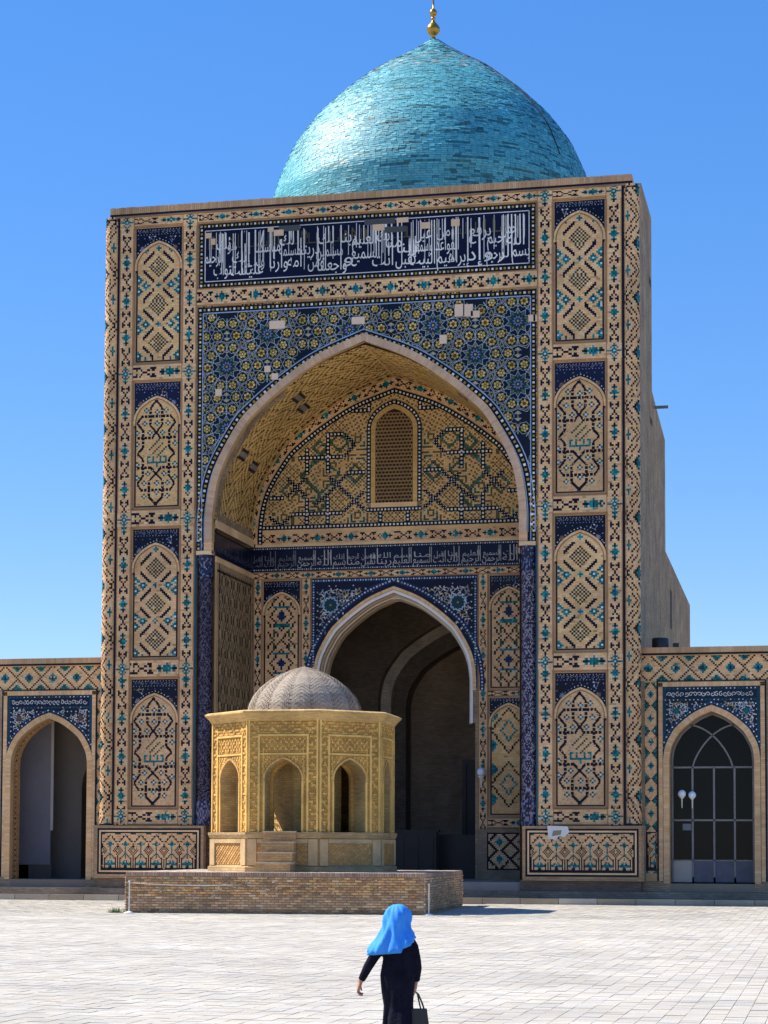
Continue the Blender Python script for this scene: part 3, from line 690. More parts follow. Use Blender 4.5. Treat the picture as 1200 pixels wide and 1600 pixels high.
for i in range(-12, 4):
    for j in range(-14, 4):
        if (i+j) % 2: continue
        x, z = cx0+i*U0, cz0+j*V0
        if not (-8 < x < 8 and 14 < z < 26): continue
        if fin(x, z, -.08):
            for ra, rb in ((.60, .70), (1.0, 1.2)): 
                pp = [(x+(ra if i_ % 2 else rb)*cos(i_*pi/10), z+(ra if i_ % 2 else rb)*sin(i_*pi/10)) for i_ in range(20)]
                for pa, pb in zip(pp, pp[1:]+pp[:1]):
                    if fin(*pa, .1) and fin(*pb, .1): q.ribbon(FACADE, [pa, pb], .022, LINE, .0148)
            flower(q, FACADE, x, z, .56, 10, (.30, .40, .55, 0), .0150, pi/10, .66); flower(q, FACADE, x, z, .50, 10, (.012, .035, .06, 0), .0165, pi/10, .68)
            for k in range(10):
                a = k*pi/5+pi/10; leaf(q, FACADE, x+.34*cos(a), z+.34*sin(a), .115, a, random.choice([(.16, .17, .03, 0), (.28, .2, .04, 0), (.08, .14, .05, 0)]), .019)
            flower(q, FACADE, x, z, .24, 10, (.16, .24, .40, 0), .0185, 0, .55); flower(q, FACADE, x, z, .16, 10, (.012, .018, .07, 0), .0195, pi/10, .6); disc(q, FACADE, x, z, .055, GLD[0], .021, 6)
        fl = [(x+.84*cos(k*pi/5), z+.84*sin(k*pi/5), k*pi/5) for k in range(10)]+[(x+1.345, z, 0), (x-1.345, z, pi)]
        for fx, fz, a in fl:
            if not fin(fx, fz, .12): continue
            q.ribbon(FACADE, reg(fx, fz, .262, 6, a), .02, LINE, .017, closed=True)
            q.poly(FACADE, reg(fx, fz, .215, 6, a), (.010, .012, .02, 0), .0158)
            for k in range(6):
                b = a+k*pi/3+pi/6; disc(q, FACADE, fx+.115*cos(b), fz+.115*sin(b), .056, random.choice([(.66, .44, .09, 0), (.58, .38, .08, 0), (.72, .52, .18, 0), (.38, .32, .06, 0)]), .019, 6)
            disc(q, FACADE, fx, fz, .045, random.choice([(.7, .6, .45, 0), (.5, .36, .2, 0), (.2, .06, .03, 0)]), .0195, 6)
        for k in range(10):
            a = k*pi/5+pi/10; fx, fz = x+1.16*cos(a), z+1.16*sin(a)
            if fin(fx, fz, .05): flower(q, FACADE, fx, fz, .17, 5, (.26, .34, .46, 0), .0168, a, .45); flower(q, FACADE, fx, fz, .10, 5, (.50, .42, .22, 0), .0185, a+pi/5, .5)
            a2 = k*pi/5; b0 = (x+.62*cos(a), z+.62*sin(a))
            if fin(*b0, .05): q.ribbon(FACADE, [(x+.56*cos(a), z+.56*sin(a)), (x+.98*cos(a), z+.98*sin(a))], .03, LINE, .0166)
        for sg in (-1, 1):
            if fin(x, z+sg*V0, .1):
                for up in (-1, 1): q.poly(FACADE, [(x, z+sg*V0+up*.03), (x+.13, z+sg*V0+up*.22), (x, z+sg*V0+up*.28), (x-.13, z+sg*V0+up*.22)], (.10, .08, .02, 0), .0175)
sp = q.build('star_tile_spandrel', M_TILE, mosque)
q = Q()
mp, L = arch_mp(GA, FACADE); dotband(q, mp, L, .03, .24, .036)
f2 = offs(GA, .30); q.ribbon(FACADE, f2, .045, LBL[1], .038); q.ribbon(FACADE, GA, .04, LBL[1], .038)
dotband(q, lambda s, t, o: FACADE(np.asarray(s)-7.14, t, o), 14.28, 24.66, .22, .036)
q.ribbon(FACADE, [(-6.9, 24.63), (6.9, 24.63)], .045, LBL[1], .038)
for s in (-1, 1):
    dotband(q, lambda a, t, o, s=s: FACADE(s*(7.14-np.asarray(t)), np.asarray(a)+14.62, o), 10.05, 0, .20, .037); q.ribbon(FACADE, [(s*6.92, 14.62), (s*6.92, 24.63)], .04, LBL[1], .039)
q.build('dotted_border', M_TILE, mosque)
for (px, py, w, h) in ((437, 508, .66, .34), (565, 501, .55, .3), (722, 485, .40, .5), (735, 485, .40, .5), (746, 491, .36, .28), (832, 497, .28, .28), (838, 497, .2, .28), (344, 616, .28, .28), (422, 578, .26, .26), (434, 590, .28, .26), (697, 530, .3, .36)):
    X = -7.09+(px-312)/(840-312)*14.28; Z = 24.89-(py-(481-(px-312)*29/528))/37.6
    q = Q(); q.slab(FACADE, X-w/2, X+w/2, Z-h/2, Z+h/2, .012, .05, (.72, .54, .40, 1)); q.build('repair_tile', M_STUCCO, sp)
# --- great archivolt
q = Q(); IA = arch(0, 6.444, 15.0, 8.11); arch_ring(q, FACADE, IA, .32, -.2, .10, .10, [(.62, .42, .29, 1), (.66, .45, .32, 1), (.58, .38, .26, 1), (.64, .46, .30, 1)])
for s in (-1, 1):
    a, b = sorted((s*6.45, s*6.79))
    for k in range(7): z = 14.5+k*.0715; q.slab(FACADE, a, b, z+.003, z+.069, -.2, .10, random.choice(BRK))
    q.slab(FACADE, *sorted((s*6.45, s*7.12)), 14.44, 14.60, -.3, .13, BRK[4])
q.build('archivolt', M_TILE, mosque)
# --- jamb columns
for s in (-1, 1):
    col = Q(); cx, cy = s*6.80, .22
    def lathe(q, prof, cell, pal):
        zz = np.array([p[0] for p in prof]); rr = np.array([p[1] for p in prof])
        mp = lambda a, t, o: np.stack([cx+(np.interp(t, zz, rr)+np.asarray(o))*np.cos(a), cy+(np.interp(t, zz, rr)+np.asarray(o))*np.sin(a), np.asarray(t, float)], -1)
        na = 40; nz = int((zz[-1]-zz[0])/cell); G = rng.choice(len(pal), (nz, na))
        for r in range(nz):
            for c in range(na):
                ph = (r % 14)
                if abs(abs((c % 10)-5)*1.4-abs(ph-7)) < 1.0: G[r, c] = 0 if random.random() < .75 else 2
        grid(q, mp, 0, zz[0], 2*pi/na, (zz[-1]-zz[0])/nz, G, 0, maxrun=1, shr=0, pal={i: [p] for i, p in enumerate(pal)})
    pal = [(.27, .25, .31, 0), (.018, .014, .035, 0), (.06, .048, .09, 0), (.035, .026, .06, 0), (.015, .014, .03, 0)] if s > 0 else [(.11, .09, .13, 0), (.014, .012, .03, 0), (.035, .025, .05, 0), (.02, .015, .035, 0), (.010, .009, .02, 0)]  # left column's palette is darker: its corner shade is put into the colour
    lathe(col, [(3.2, .30), (13.45, .29)], .05, pal); c = col.build('jamb_column', M_TILE, mosque)
    cap = Q(); lathe(cap, [(13.45, .31), (13.55, .34), (13.62, .30), (14.05, .31), (14.44, .36)], .07, [(.02, .03, .09, 0), (.010, .010, .04, 0), (.14, .16, .22, 0), (.015, .015, .05, 0)]); cap.build('capital', M_TILE, c)
    bs = Q(); lathe(bs, [(3.16, .33), (4.1, .33), (4.2, .30)], .09, [(.20, .20, .28, 0), (.02, .02, .05, 0), (.06, .055, .12, 0), (.02, .015, .04, 0)]); bs.build('column_base', M_TILE, c)
    f = Q(); a, b = sorted((s*7.12, s*7.2)); f.slab(FACADE, a, b, 3.2, 14.45, 0, .05, (.02, .10, .16, 0)); f.build('turquoise_fillet', M_TILE, mosque)
# --- niche: vault, side walls, back wall
YB = 6.0
q = Q(); VA = arch(0, 6.42, 15.55, 7.45)
f, L = along(VA); N2 = int(L/.105); M2 = int(YB/.105)
vmp = lambda s, t, o: (lambda p: np.stack([p[..., 0], np.asarray(t, float), p[..., 1]], -1))(f(np.asarray(s, float), -np.asarray(o, float)))
q.cells(vmp, [(a, b, b, a) for a, b in zip(np.linspace(0, L, 120)[:-1], np.linspace(0, L, 120)[1:])], [(.1, .1, YB, YB)]*119, [MORT]*119, -.01)
G = np.zeros((M2, N2), int)
for r in range(M2):
    for c in range(N2):
        y = r*.105; blk = (c//9) % 2
        tri = abs((r+3) % 18-9); d = (c+tri) % 4
        if d == 0 and (r*3+c*5) % 19 > 1: G[r, c] = 10
        if d == 1 and (r*5+c*3) % 9 < 2: G[r, c] = 10
        if r in (1, M2-9) and c % 2: G[r, c] = 2
        if r > M2-9: G[r, c] = 0
        if M2-7 <= r <= M2-3: G[r, c] = [0, 1, 1, 0, 1, 0, 1, 1, 0, 0, 0, 9, 9, 0][(c+(r % 2)*0) % 14] if r in (M2-6, M2-4) else ([0, 1, 0, 1, 1, 1, 0, 1, 0, 0, 9, 9, 9, 9][c % 14] if r == M2-5 else 0)
VB = [(.80, .515, .19, 1), (.74, .47, .17, 1), (.84, .555, .22, 1), (.70, .44, .17, 1)]
grid(q, vmp, 0, .12, L/N2, (YB-.12)/M2, G, .0, maxrun=3, pal={**PAL, 0: VB})
for (ss, t0) in ((3.3, 1.4), (3.1, 3.3), (6.7, 1.7), (6.5, 3.2), (L-3.3, 1.4), (L-6.7, 1.7)):
    q.cells(vmp, [(ss, ss+.5, ss+.5, ss)], [(t0, t0, t0+.95, t0+.95)], [(.03, .03, .03, .5)], .012); q.cells(vmp, [(ss+.14, ss+.36, ss+.36, ss+.14)], [(t0, t0, t0+.95, t0+.95)], [(.25, .22, .2, 1)], .016)
q.build('niche_vault', M_TILE, mosque)
for s in (-1, 1):
    smp = lambda a, t, o, s=s: np.stack([s*(6.42-np.asarray(o, float)), np.asarray(a, float), np.asarray(t, float)], -1)
    q = Q(); q.rect(smp, .3, YB, .6, 15.6, MORT, .0); ny, nz = 48, 115; G = np.zeros((nz, ny), int)
    for r in range(nz):
        for c in range(ny):
            k = 0; a = (r*.5+c) % 8; b = (r*.5-c) % 8
            if int(a) == 0 or int(b) == 0: k = 2
            elif int(a) in (3,) or int(b) in (3,): k = 10
            if c in (0, 1, ny-1, ny-2) or r > nz-3: k = 0
            if c in (2, ny-3) or r == nz-4: k = 2
            G[r, c] = k
    grid(q, smp, .62, 3.2, (YB-.7)/ny, 11.0/nz, G, .008, pal={**PAL, 0: [(.50, .35, .20, 1), (.45, .32, .18, 1), (.53, .38, .22, 1)]})
    q.slab(smp, .3, YB, 14.2, 14.42, 0, .05, BRK[1]); q.slab(smp, .3, YB, 15.6, 15.95, 0, .05, BRK[4]); q.slab(smp, .3, YB, 15.42, 15.6, 0, .055, DRK[0])
    q.build('niche_side_wall', M_TILE, mosque)
    q = Q(); q.rect(smp, .3, YB, 14.45, 15.45, (.006, .007, .028, 0), .014)
    for y in np.arange(.6, YB, .22):
        if random.random() < .8: q.ribbon(smp, [(y, 14.6), (y+random.uniform(-.02, .02), 15.25)], .03, (.12, .12, .2, 0), .018)
        spiral(q, smp, y+.1, 14.75, .11, 1, random.uniform(0, 6), 1, (.14, .14, .24, 0), .025, .018, False)
    q.build('blue_band', M_TILE, mosque)
BK = front(YB)
q = Q(); q.rect(BK, -6.42, -3.72, .6, 15.6, WALLC, 0); q.rect(BK, 3.72, 6.42, .6, 15.6, WALLC, 0)
wall_arch(q, BK, -3.72, 3.72, 7.7, 15.6, 0, 3.42, 9.3, 4.2, .5, WALLC, (.5, .48, .45, 1)); A = arch(0, 6.42, 15.55, 7.45); q.poly(BK, A, WALLC, 0)
for s in (-1, 1): q.box(*sorted((s*3.62, s*3.8)), YB+.002, YB+1.2, .6, 7.7, (.42, .33, .25, 1)); q.rect(BK, *sorted((s*3.62, s*3.72)), .6, 7.7, WALLC)
q.build('niche_back_wall', M_WALL, mosque)
# lunette
q = Q(); cs = .08; W2, H2 = 157, 92; z0 = 16.35; G = np.full((H2, W2), -1); x0 = -W2*cs/2
band = np.zeros((H2, W2), int)
def lp(px, py): return ((px-400)/6+400, (py)/6+590)
def LXZ(px, py):       # enlarged-photo position inside the lunette -> metres on the back wall
    u, v = 400+px/6, 590+py/6
    return (u-616)/34.2, 16.5+(818.5-v)/34.6
def segs():
    H_ = [((660, 530), (830, 530)), ((400, 740), (820, 740)), ((130, 1105), (270, 1105)), ((340, 1260), (820, 1260)), ((860, 890), (1030, 890)), ((890, 320), (1080, 320))]
    V_ = [((680, 530), (680, 890)), ((485, 650), (485, 900)), ((485, 1110), (485, 1390)), ((680, 1110), (680, 1390)), ((1170, 1250), (1170, 1390)), ((1060, 220), (1060, 320))]
    D_ = [((830, 530), (930, 630)), ((930, 630), (830, 740)), ((690, 920), (1020, 1240)), ((860, 900), (690, 1075)), ((820, 1255), (1020, 1070)), ((690, 1075), (560, 1180)), ((300, 920), (480, 1100)), ((480, 920), (300, 1090)), ((130, 1280), (240, 1360)), ((240, 1360), (340, 1270))]
    return H_, V_, D_
def setc(x, z, k, force=True):
    c = int((x-x0)/cs); r = int((z-z0)/cs)
    if 0 <= r < H2 and 0 <= c < W2 and (force or G2[r, c] == 0): G2[r, c] = k
G2 = np.zeros((H2, W2), int)
for r in range(H2):
    for c in range(W2):
        xi = abs(c-W2//2); x = xi*cs; z = z0+(r+.5)*cs; blk = (int(x/1.1)+int((z-16)/1.1)) % 3; k = 0
        if blk == 0 and ((xi+r) % 4 == 0 or (xi-r) % 4 == 0): k = 10
        elif blk == 1:
            u_, v_ = int(x/cs) % 14, r % 14; m_ = min(u_, v_, 13-u_, 13-v_)
            if m_ in (1, 3, 5) and (u_+v_) % 9 > 1: k = 10 if m_ != 3 else (3 if (xi+r) % 2 else 9)
        elif blk == 2 and (xi*3+r*5) % 13 < 3: k = 10
        for (ax, az, rad) in ((3.35, 18.75, .85), (3.35, 17.5, .3), (3.35, 19.95, .3), (1.75, 18.75, .38), (2.5, 20.2, .4), (4.7, 18.1, .4)):
            if abs(abs(x-ax)+abs(z-az)-rad) < .085: k = (3 if (r+c) % 4 == 0 else 9) if (r+c) % 2 == 0 else 10
        G2[r, c] = k
        if in_arch(x, z, 0, 5.98, 15.55, 6.75) and not (x < 1.16 and z > 17.1 and (z < 20.8 or in_arch(x, z, 0, 1.16, 20.8, 1.2))): G[r, c] = k
LB_ = [(.78, .50, .22, 1), (.72, .45, .19, 1), (.82, .54, .26, 1)]
grid(q, BK, x0, z0, cs, cs, G, .012, maxrun=2, pal={**PAL, 0: LB_}); q.rect(BK, -6.2, 6.2, 16.0, 16.36, BRK[0], .008)
H_, V_, D_ = segs()
for kind, SS in (('h', H_), ('v', V_), ('d', D_)):
    for p0, p1 in SS:
        for sg in (-1, 1):
            a_ = np.array(LXZ(*p0)); b_ = np.array(LXZ(*p1)); a_[0] *= sg; b_[0] *= sg; L_ = np.hypot(*(b_-a_)); d_ = (b_-a_)/L_
            lm = lambda s_, t_, o_, a_=a_, d_=d_: BK(a_[0]+d_[0]*np.asarray(s_, float)-d_[1]*np.asarray(t_, float), a_[1]+d_[1]*np.asarray(s_, float)+d_[0]*np.asarray(t_, float), o_)
            if kind == 'd':
                dotband(q, lm, L_, -.08, .08, .0162, cols=(4, 2), cell=.04, bg=2); dotband(q, lm, L_, 0, .08, .0165, cols=(2, 4), cell=.04, bg=2)
            else: dotband(q, lm, L_, -.1, .2, .020+.001*(kind == 'v'), cols=(4, 4), cell=.085)
lun = q.build('lunette', M_TILE, mosque)
q = Q(); LA = arch(0, 6.0, 15.55, 6.75); mp, L = arch_mp(LA, BK); dotband(q, mp, L, -.02, .22, .03, cols=(4, 4), cell=.085)
dotband(q, lambda s, t, o: BK(np.asarray(s)-6.0, t, o), 12.0, 16.36, .2, .034, cols=(4, 4), cell=.085); q.ribbon(BK, offs(LA, .47), .5, MORT, .006); mpL, L2 = arch_mp(offs(LA, .24), BK); n = int(L2/.07); grid(q, mpL, 0, 0, L2/n, .07, strip_grid(n).T, .012)
q.build('black_white_band', M_TILE, lun)
q = Q(); n = 124; n = 170; G = strip_grid(n).T; grid(q, BK, -6.2, 15.72, 12.4/n, .5/7, G, .02); q.slab(BK, -6.3, 6.3, 15.6, 15.72, 0, .04, BRK[4]); q.build('border_strip', M_TILE, lun)
# latticed window
wn = Q(); WA = arch(0, .84, 20.6, .98); wz = 17.42
wn.poly(BK, np.vstack([[(-.84, wz)], WA, [(.84, wz)]]), (.012, .009, .007, 1), .02)
for i in range(11):
    for j in range(26):
        x = -.80+i*.16+(.08 if j % 2 else 0); z = wz+.06+j*.16
        if in_arch(x, z, 0, .8, 20.6, .9): wn.ribbon(BK, reg(x, z, .085, 6, pi/6), .045, (.34, .20, .085, 1), .05, closed=True)
win = wn.build('lattice_window', M_STUCCO, mosque)
q = Q(); FA = np.vstack([[(-.84, wz)], WA, [(.84, wz)]]); arch_ring(q, BK, FA, .20, .0, .07, .08, [(.66, .42, .14, 1), (.62, .38, .12, 1), (.7, .46, .18, 1)]); q.slab(BK, -1.04, 1.04, wz-.2, wz, 0, .07, BRK[1])
mp, L = arch_mp(offs(FA, .2), BK); dotband(q, mp, L, .0, .2, .06, cols=(4, 4), cell=.08); dotband(q, lambda s, t, o: BK(np.asarray(s)-1.24, t, o), 2.48, wz-.40, .2, .062, cols=(4, 4), cell=.08)
q.build('window_frame', M_TILE, win)
# blue lettered band of the back wall
q = Q(); q.rect(BK, -6.42, 6.42, 14.5, 15.6, (.006, .008, .035, 0), .015)
for z in (14.58, 15.52): dotband(q, lambda s, t, o, z=z: BK(np.asarray(s)-6.4, t, o), 12.8, z-.035, .07, .02, cols=(4, 6), cell=.05, bg=1)
bb = q.build('blue_band', M_TILE, mosque)
q = Q(); x = 6.1
PH = ['بسم', 'الله', 'الرحمن', 'الرحيم', 'إنك', 'أنت', 'السميع', 'العليم', 'ربنا', 'تقبل', 'منا']; i = 0
while x > -6.1:
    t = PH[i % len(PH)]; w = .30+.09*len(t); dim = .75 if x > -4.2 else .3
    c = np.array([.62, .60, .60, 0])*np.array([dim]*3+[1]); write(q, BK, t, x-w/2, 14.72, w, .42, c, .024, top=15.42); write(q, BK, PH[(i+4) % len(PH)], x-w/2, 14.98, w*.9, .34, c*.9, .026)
    x -= w+.06; i += 1
q.build('lettering', M_TILE, bb)
# door surround on the back wall
q = Q(); strip(q, BK, -6.38, 6.38, 14.15, 14.48, True, 0, .03)
for s in (-1, 1):
    for x0_, x1_ in ((3.74, 4.18), (5.98, 6.36)): strip(q, BK, *sorted((s*x0_, s*x1_)), 3.0, 14.15, False, 0, .03)
    strip(q, BK, *sorted((s*4.18, s*5.98)), 8.82, 9.1, True, 0, .032); strip(q, BK, *sorted((s*4.18, s*5.98)), 3.15, 3.6, True, 0, .032)
q.build('border_strip', M_TILE, mosque)
q = Q(); DA = arch(0, 3.64, 9.1, 4.62); B = offs(DA, .0)
for a, b in zip(B[:-1], B[1:]): q.poly(BK, [a, b, (b[0], 14.12), (a[0], 14.12)], (.006, .008, .032, 0), .02)
ins = lambda x, z: abs(x) < 3.5 and z < 13.8 and z > 9.3 and not in_arch(x, z-.03, 0, 3.78, 9.1, 4.75)
arabesque(q, BK, ins, (-3.6, 3.6, 9.2, 13.95), .27, .024, .03, [(.5, .45, .42, 0), (.62, .6, .6, 0), (.4, .34, .3, 0)])
for s in (-1, 1): flower(q, BK, s*2.85, 12.95, .40, 12, (.35, .55, .72, 0), .03, 0, .8); flower(q, BK, s*2.85, 12.95, .33, 12, (.01, .05, .07, 0), .033, 0, .8); disc(q, BK, s*2.85, 12.95, .05, GLD[0], .036, 6)
mp, L = arch_mp(DA, BK); dotband(q, mp, L, .17, .22, .034, cols=(4, 6), cell=.07, bg=7)
dotband(q, lambda s, t, o: BK(np.asarray(s)-3.7, t, o), 7.4, 13.95, .18, .036, cols=(4, 6), cell=.06, bg=7)
for s in (-1, 1): dotband(q, lambda a, t, o, s=s: BK(s*(3.7-np.asarray(t)), np.asarray(a)+9.2, o), 4.75, 0, .16, .037, cols=(4, 6), cell=.06, bg=7)
q.build('blue_spandrel', M_TILE, mosque)
q = Q(); DI = arch(0, 3.52, 9.1, 4.48); arch_ring(q, BK, DI, .14, 0, .06, .09)
for (hw, r_, o0, o1, wdt, cc) in ((3.40, 4.34, -.25, .03, .12, (.80, .77, .73, 1)), (3.34, 4.27, -.55, -.25, .08, (.40, .38, .37, 1)), (3.28, 4.20, -.85, -.5, .08, (.72, .62, .50, 1)), (3.22, 4.13, -1.25, -.8, .08, (.34, .31, .29, 1))):  # grey rings are painted shade between the pale stucco mouldings
    X = arch(0, hw, 9.1, r_); X = np.vstack([[(-hw, 7.68)], X, [(hw, 7.68)]])
    arch_ring(q, BK, X, wdt, o0, o1, .6, [cc]); q.ribbon(BK, offs(X, wdt/2), wdt, cc, o1+.002)
q.build('door_arch', M_STUCCO, mosque)
PS = PA.copy()
gp = np.zeros((40, 17), int)
for r in range(40):
    for c in range(17):
        a = abs(c-8); d = abs((r % 20)-10)
        if (c+r) % 2 == 0 and (a+d) % 4 != 0 and a < 8: gp[r, c] = 2
        if abs(a-4) < 1 and d > 5 and d < 9: gp[r, c] = 9
        if a+d <= 2: gp[r, c] = 7
        if d == 4 and a <= 4: gp[r, c] = 3
gp2 = np.zeros((44, 17), int)
for r in range(44):
    for c in range(17):
        a = abs(c-8); d = abs((r % 22)-11)
        if abs(a+d-9) < 1: gp2[r, c] = 2
        if abs(a+d-4) < 1: gp2[r, c] = 3
        if abs(a-8)+abs(d-6) <= 2: gp2[r, c] = 3
for s in (-1, 1):
    panel(s*5.08, 1.76, 9.12, 14.12, gp, .62, False, mosque, BK, 17); panel(s*5.08, 1.76, 3.64, 8.8, gp2, .35, False, mosque, BK, 17)
    q = Q(); q.slab(BK, *sorted((s*3.72, s*6.4)), .9, 3.12, 0, .12, (.40, .29, .19, 1)); q.build('plinth', M_MAS, mosque)
    q = Q(); b2 = front(YB-.12); a, b = sorted((s*4.15, s*6.2)); q.rect(b2, a, b, 1.35, 2.95, NAV[0], .004); G = np.zeros((20, 26), int)
    for r in range(20):
        for c in range(26):
            d = abs((c % 13)-6)+abs((r % 10)-5)
            G[r, c] = 1 if d in (6, 7) else (3 if d < 3 else 0)
    grid(q, b2, a+.06, 1.41, (b-a-.12)/26, 1.48/20, G, .008); q.build('plinth_tiles', M_TILE, mosque)
# floor of niche and chamber
q = Q(); q.box(-6.6, 6.6, -.1, 20, .5, .92, (.30, .27, .24, 1)); q.build('niche_floor', M_STUCCO, mosque)
# --- dark chamber behind the door
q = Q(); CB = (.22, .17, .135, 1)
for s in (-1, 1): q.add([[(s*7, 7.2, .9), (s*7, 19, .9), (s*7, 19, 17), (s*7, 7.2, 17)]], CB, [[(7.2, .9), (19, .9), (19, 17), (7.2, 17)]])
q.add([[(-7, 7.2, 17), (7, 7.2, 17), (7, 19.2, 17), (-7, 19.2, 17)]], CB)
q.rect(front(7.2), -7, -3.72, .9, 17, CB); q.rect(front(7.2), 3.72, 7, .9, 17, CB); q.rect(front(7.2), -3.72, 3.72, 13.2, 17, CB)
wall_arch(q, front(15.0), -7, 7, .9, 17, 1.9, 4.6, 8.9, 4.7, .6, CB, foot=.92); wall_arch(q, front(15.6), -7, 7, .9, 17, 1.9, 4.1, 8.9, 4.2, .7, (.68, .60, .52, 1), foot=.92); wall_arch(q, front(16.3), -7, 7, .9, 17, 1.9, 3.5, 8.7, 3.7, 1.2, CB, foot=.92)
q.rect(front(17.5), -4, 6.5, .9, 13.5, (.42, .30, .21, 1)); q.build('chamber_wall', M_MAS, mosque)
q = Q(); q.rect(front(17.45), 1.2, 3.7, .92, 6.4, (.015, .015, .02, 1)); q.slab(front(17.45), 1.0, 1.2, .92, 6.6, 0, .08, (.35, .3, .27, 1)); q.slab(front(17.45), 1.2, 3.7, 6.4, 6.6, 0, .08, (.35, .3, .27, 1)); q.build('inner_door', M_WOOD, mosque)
ch = Q(); ch.box(-2.2, 1.3, 9.2, 9.5, .92, 3.0, (.02, .017, .016, 1)); ch.box(-2.3, 1.4, 9.15, 9.55, 3.0, 3.1, (.03, .025, .022, 1)); ch.box(1.2, 3.9, 10.2, 10.5, .92, 2.9, (.02, .017, .016, 1))
for i in range(5): ch.box(-2.1+i*.68, -1.55+i*.68, 9.16, 9.2, 1.1, 2.8, (.03, .026, .024, 1))
scr = ch.build('wooden_screen', M_WOOD); tag(scr, 'low dark panelled wooden screen standing in the shade behind the great door arch', 'screen')
# --- dome
q = Q(); zz = np.array([31, 33, 34.2, 35.6, 37.0, 38.2, 39.4, 40.3, 40.9, 41.42]); rr = np.array([7.80, 7.75, 7.38, 6.78, 5.76, 4.55, 3.08, 1.60, .72, .05])
zf = np.linspace(31, 41.42, 400)
def cr(z):       # smooth radius
    k = np.array([.05, .1, .2, .3, .2, .1, .05]); k /= k.sum(); w = np.interp(zf, zz, rr); w = np.convolve(np.pad(w, 9, mode='reflect', reflect_type='odd'), np.ones(19)/19, 'same')[9:-9]; return np.interp(z, zf, w)
arc = np.concatenate([[0], np.cumsum(np.hypot(np.diff(zf), np.diff(cr(zf))))]); DL = arc[-1]
nrow = int(DL/.105); P, C = [], []; TD = [(.075, .365, .44, .5), (.085, .39, .47, .5), (.06, .33, .42, .55), (.10, .42, .49, .55), (.075, .37, .47, .45)]
Nz = np.sin
for r in range(nrow):
    d0, d1 = r*DL/nrow, (r+1)*DL/nrow; z0, z1 = np.interp([d0, d1], arc, zf); r0, r1 = cr(z0), cr(z1)
    n = max(6, int(2*pi*((r0+r1)/2)/.27)); off = random.random()
    run = 0; t01 = d0/DL
    dr, dz = r1-r0, z1-z0; ln = np.hypot(dr, dz); nr, nz_ = dz/ln, -dr/ln
    for i in range(n):
        a0, a1 = 2*pi*(i+off)/n, 2*pi*(i+1+off)/n; am = (a0+a1)/2
        lift = random.uniform(-.006, .008); t1, t2 = random.gauss(0, .0035), random.gauss(0, .0045)
        worn = .62 < t01 < .80
        h = [lift+t1+t2, lift+t1-t2, lift-t1-t2, lift-t1+t2]; g = .008
        pts = []
        ga, gz_ = (a1-a0)*.025, (z1-z0)*.05
        for (a, R_, z, hh) in ((a0+ga, r0, z0+gz_, h[0]), (a1-ga, r0, z0+gz_, h[1]), (a1-ga, r1, z1-gz_, h[2]), (a0+ga, r1, z1-gz_, h[3])):
            pts.append(((R_+hh*nr)*cos(a), 14+(R_+hh*nr)*sin(a), z+hh*nz_))
        c = np.array(random.choice(TD)); v = random.uniform(.90, 1.10)
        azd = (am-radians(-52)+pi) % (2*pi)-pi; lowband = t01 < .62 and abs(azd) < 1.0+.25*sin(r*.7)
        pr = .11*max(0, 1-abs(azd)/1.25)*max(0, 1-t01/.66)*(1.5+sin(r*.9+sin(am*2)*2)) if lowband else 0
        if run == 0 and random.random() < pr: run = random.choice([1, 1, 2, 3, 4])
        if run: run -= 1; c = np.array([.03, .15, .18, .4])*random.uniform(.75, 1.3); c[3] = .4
        elif random.random() < .012: c = np.array([.03, .17, .20, .3])
        if worn and random.random() < .10: c = np.array(random.choice([(.30, .20, .12, 1), (.22, .15, .10, 1), (.5, .46, .4, 1), (.03, .1, .1, 0)]))
        elif worn and random.random() < .3: c = np.array([.22, .42, .46, .4])
        c[:3] *= v
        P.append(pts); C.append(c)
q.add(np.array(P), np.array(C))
zr = np.linspace(31, 41.42, 40)
for z0, z1 in zip(zr[:-1], zr[1:]):
    for i in range(48): a0, a1 = 2*pi*i/48, 2*pi*(i+1)/48; q.add([[((cr(z)-.04)*cos(a), 14+(cr(z)-.04)*sin(a), z) for a, z in ((a0, z0), (a1, z0), (a1, z1), (a0, z1))]], (.02, .10, .12, 1))
for i in range(48): a0, a1 = 2*pi*i/48, 2*pi*(i+1)/48; q.add([[(7.7*cos(a0), 14+7.7*sin(a0), 15), (7.7*cos(a1), 14+7.7*sin(a1), 15), (7.7*cos(a1), 14+7.7*sin(a1), 31), (7.7*cos(a0), 14+7.7*sin(a0), 31)]], (.4, .3, .2, 1))
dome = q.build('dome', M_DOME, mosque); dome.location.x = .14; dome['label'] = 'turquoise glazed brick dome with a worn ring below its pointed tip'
def lathe_obj(name, prof, cx, cy, m, parent, n=20, col=(1, 1, 1, 1)):
    q = Q()
    for (z0, r0), (z1, r1) in zip(prof[:-1], prof[1:]):
        for i in range(n): a0, a1 = 2*pi*i/n, 2*pi*(i+1)/n; q.add([[(cx+r0*cos(a0), cy+r0*sin(a0), z0), (cx+r0*cos(a1), cy+r0*sin(a1), z0), (cx+r1*cos(a1), cy+r1*sin(a1), z1), (cx+r1*cos(a0), cy+r1*sin(a0), z1)]], col)
    o = q.build(name, m, parent, smooth=True); weld(o); return o
def weld(o, d=.0005):
    import bmesh
    bm = bmesh.new(); bm.from_mesh(o.data); bmesh.ops.remove_doubles(bm, verts=bm.verts, dist=d); bm.to_mesh(o.data); bm.free()
    for p in o.data.polygons: p.use_smooth = True
fz = 41.38
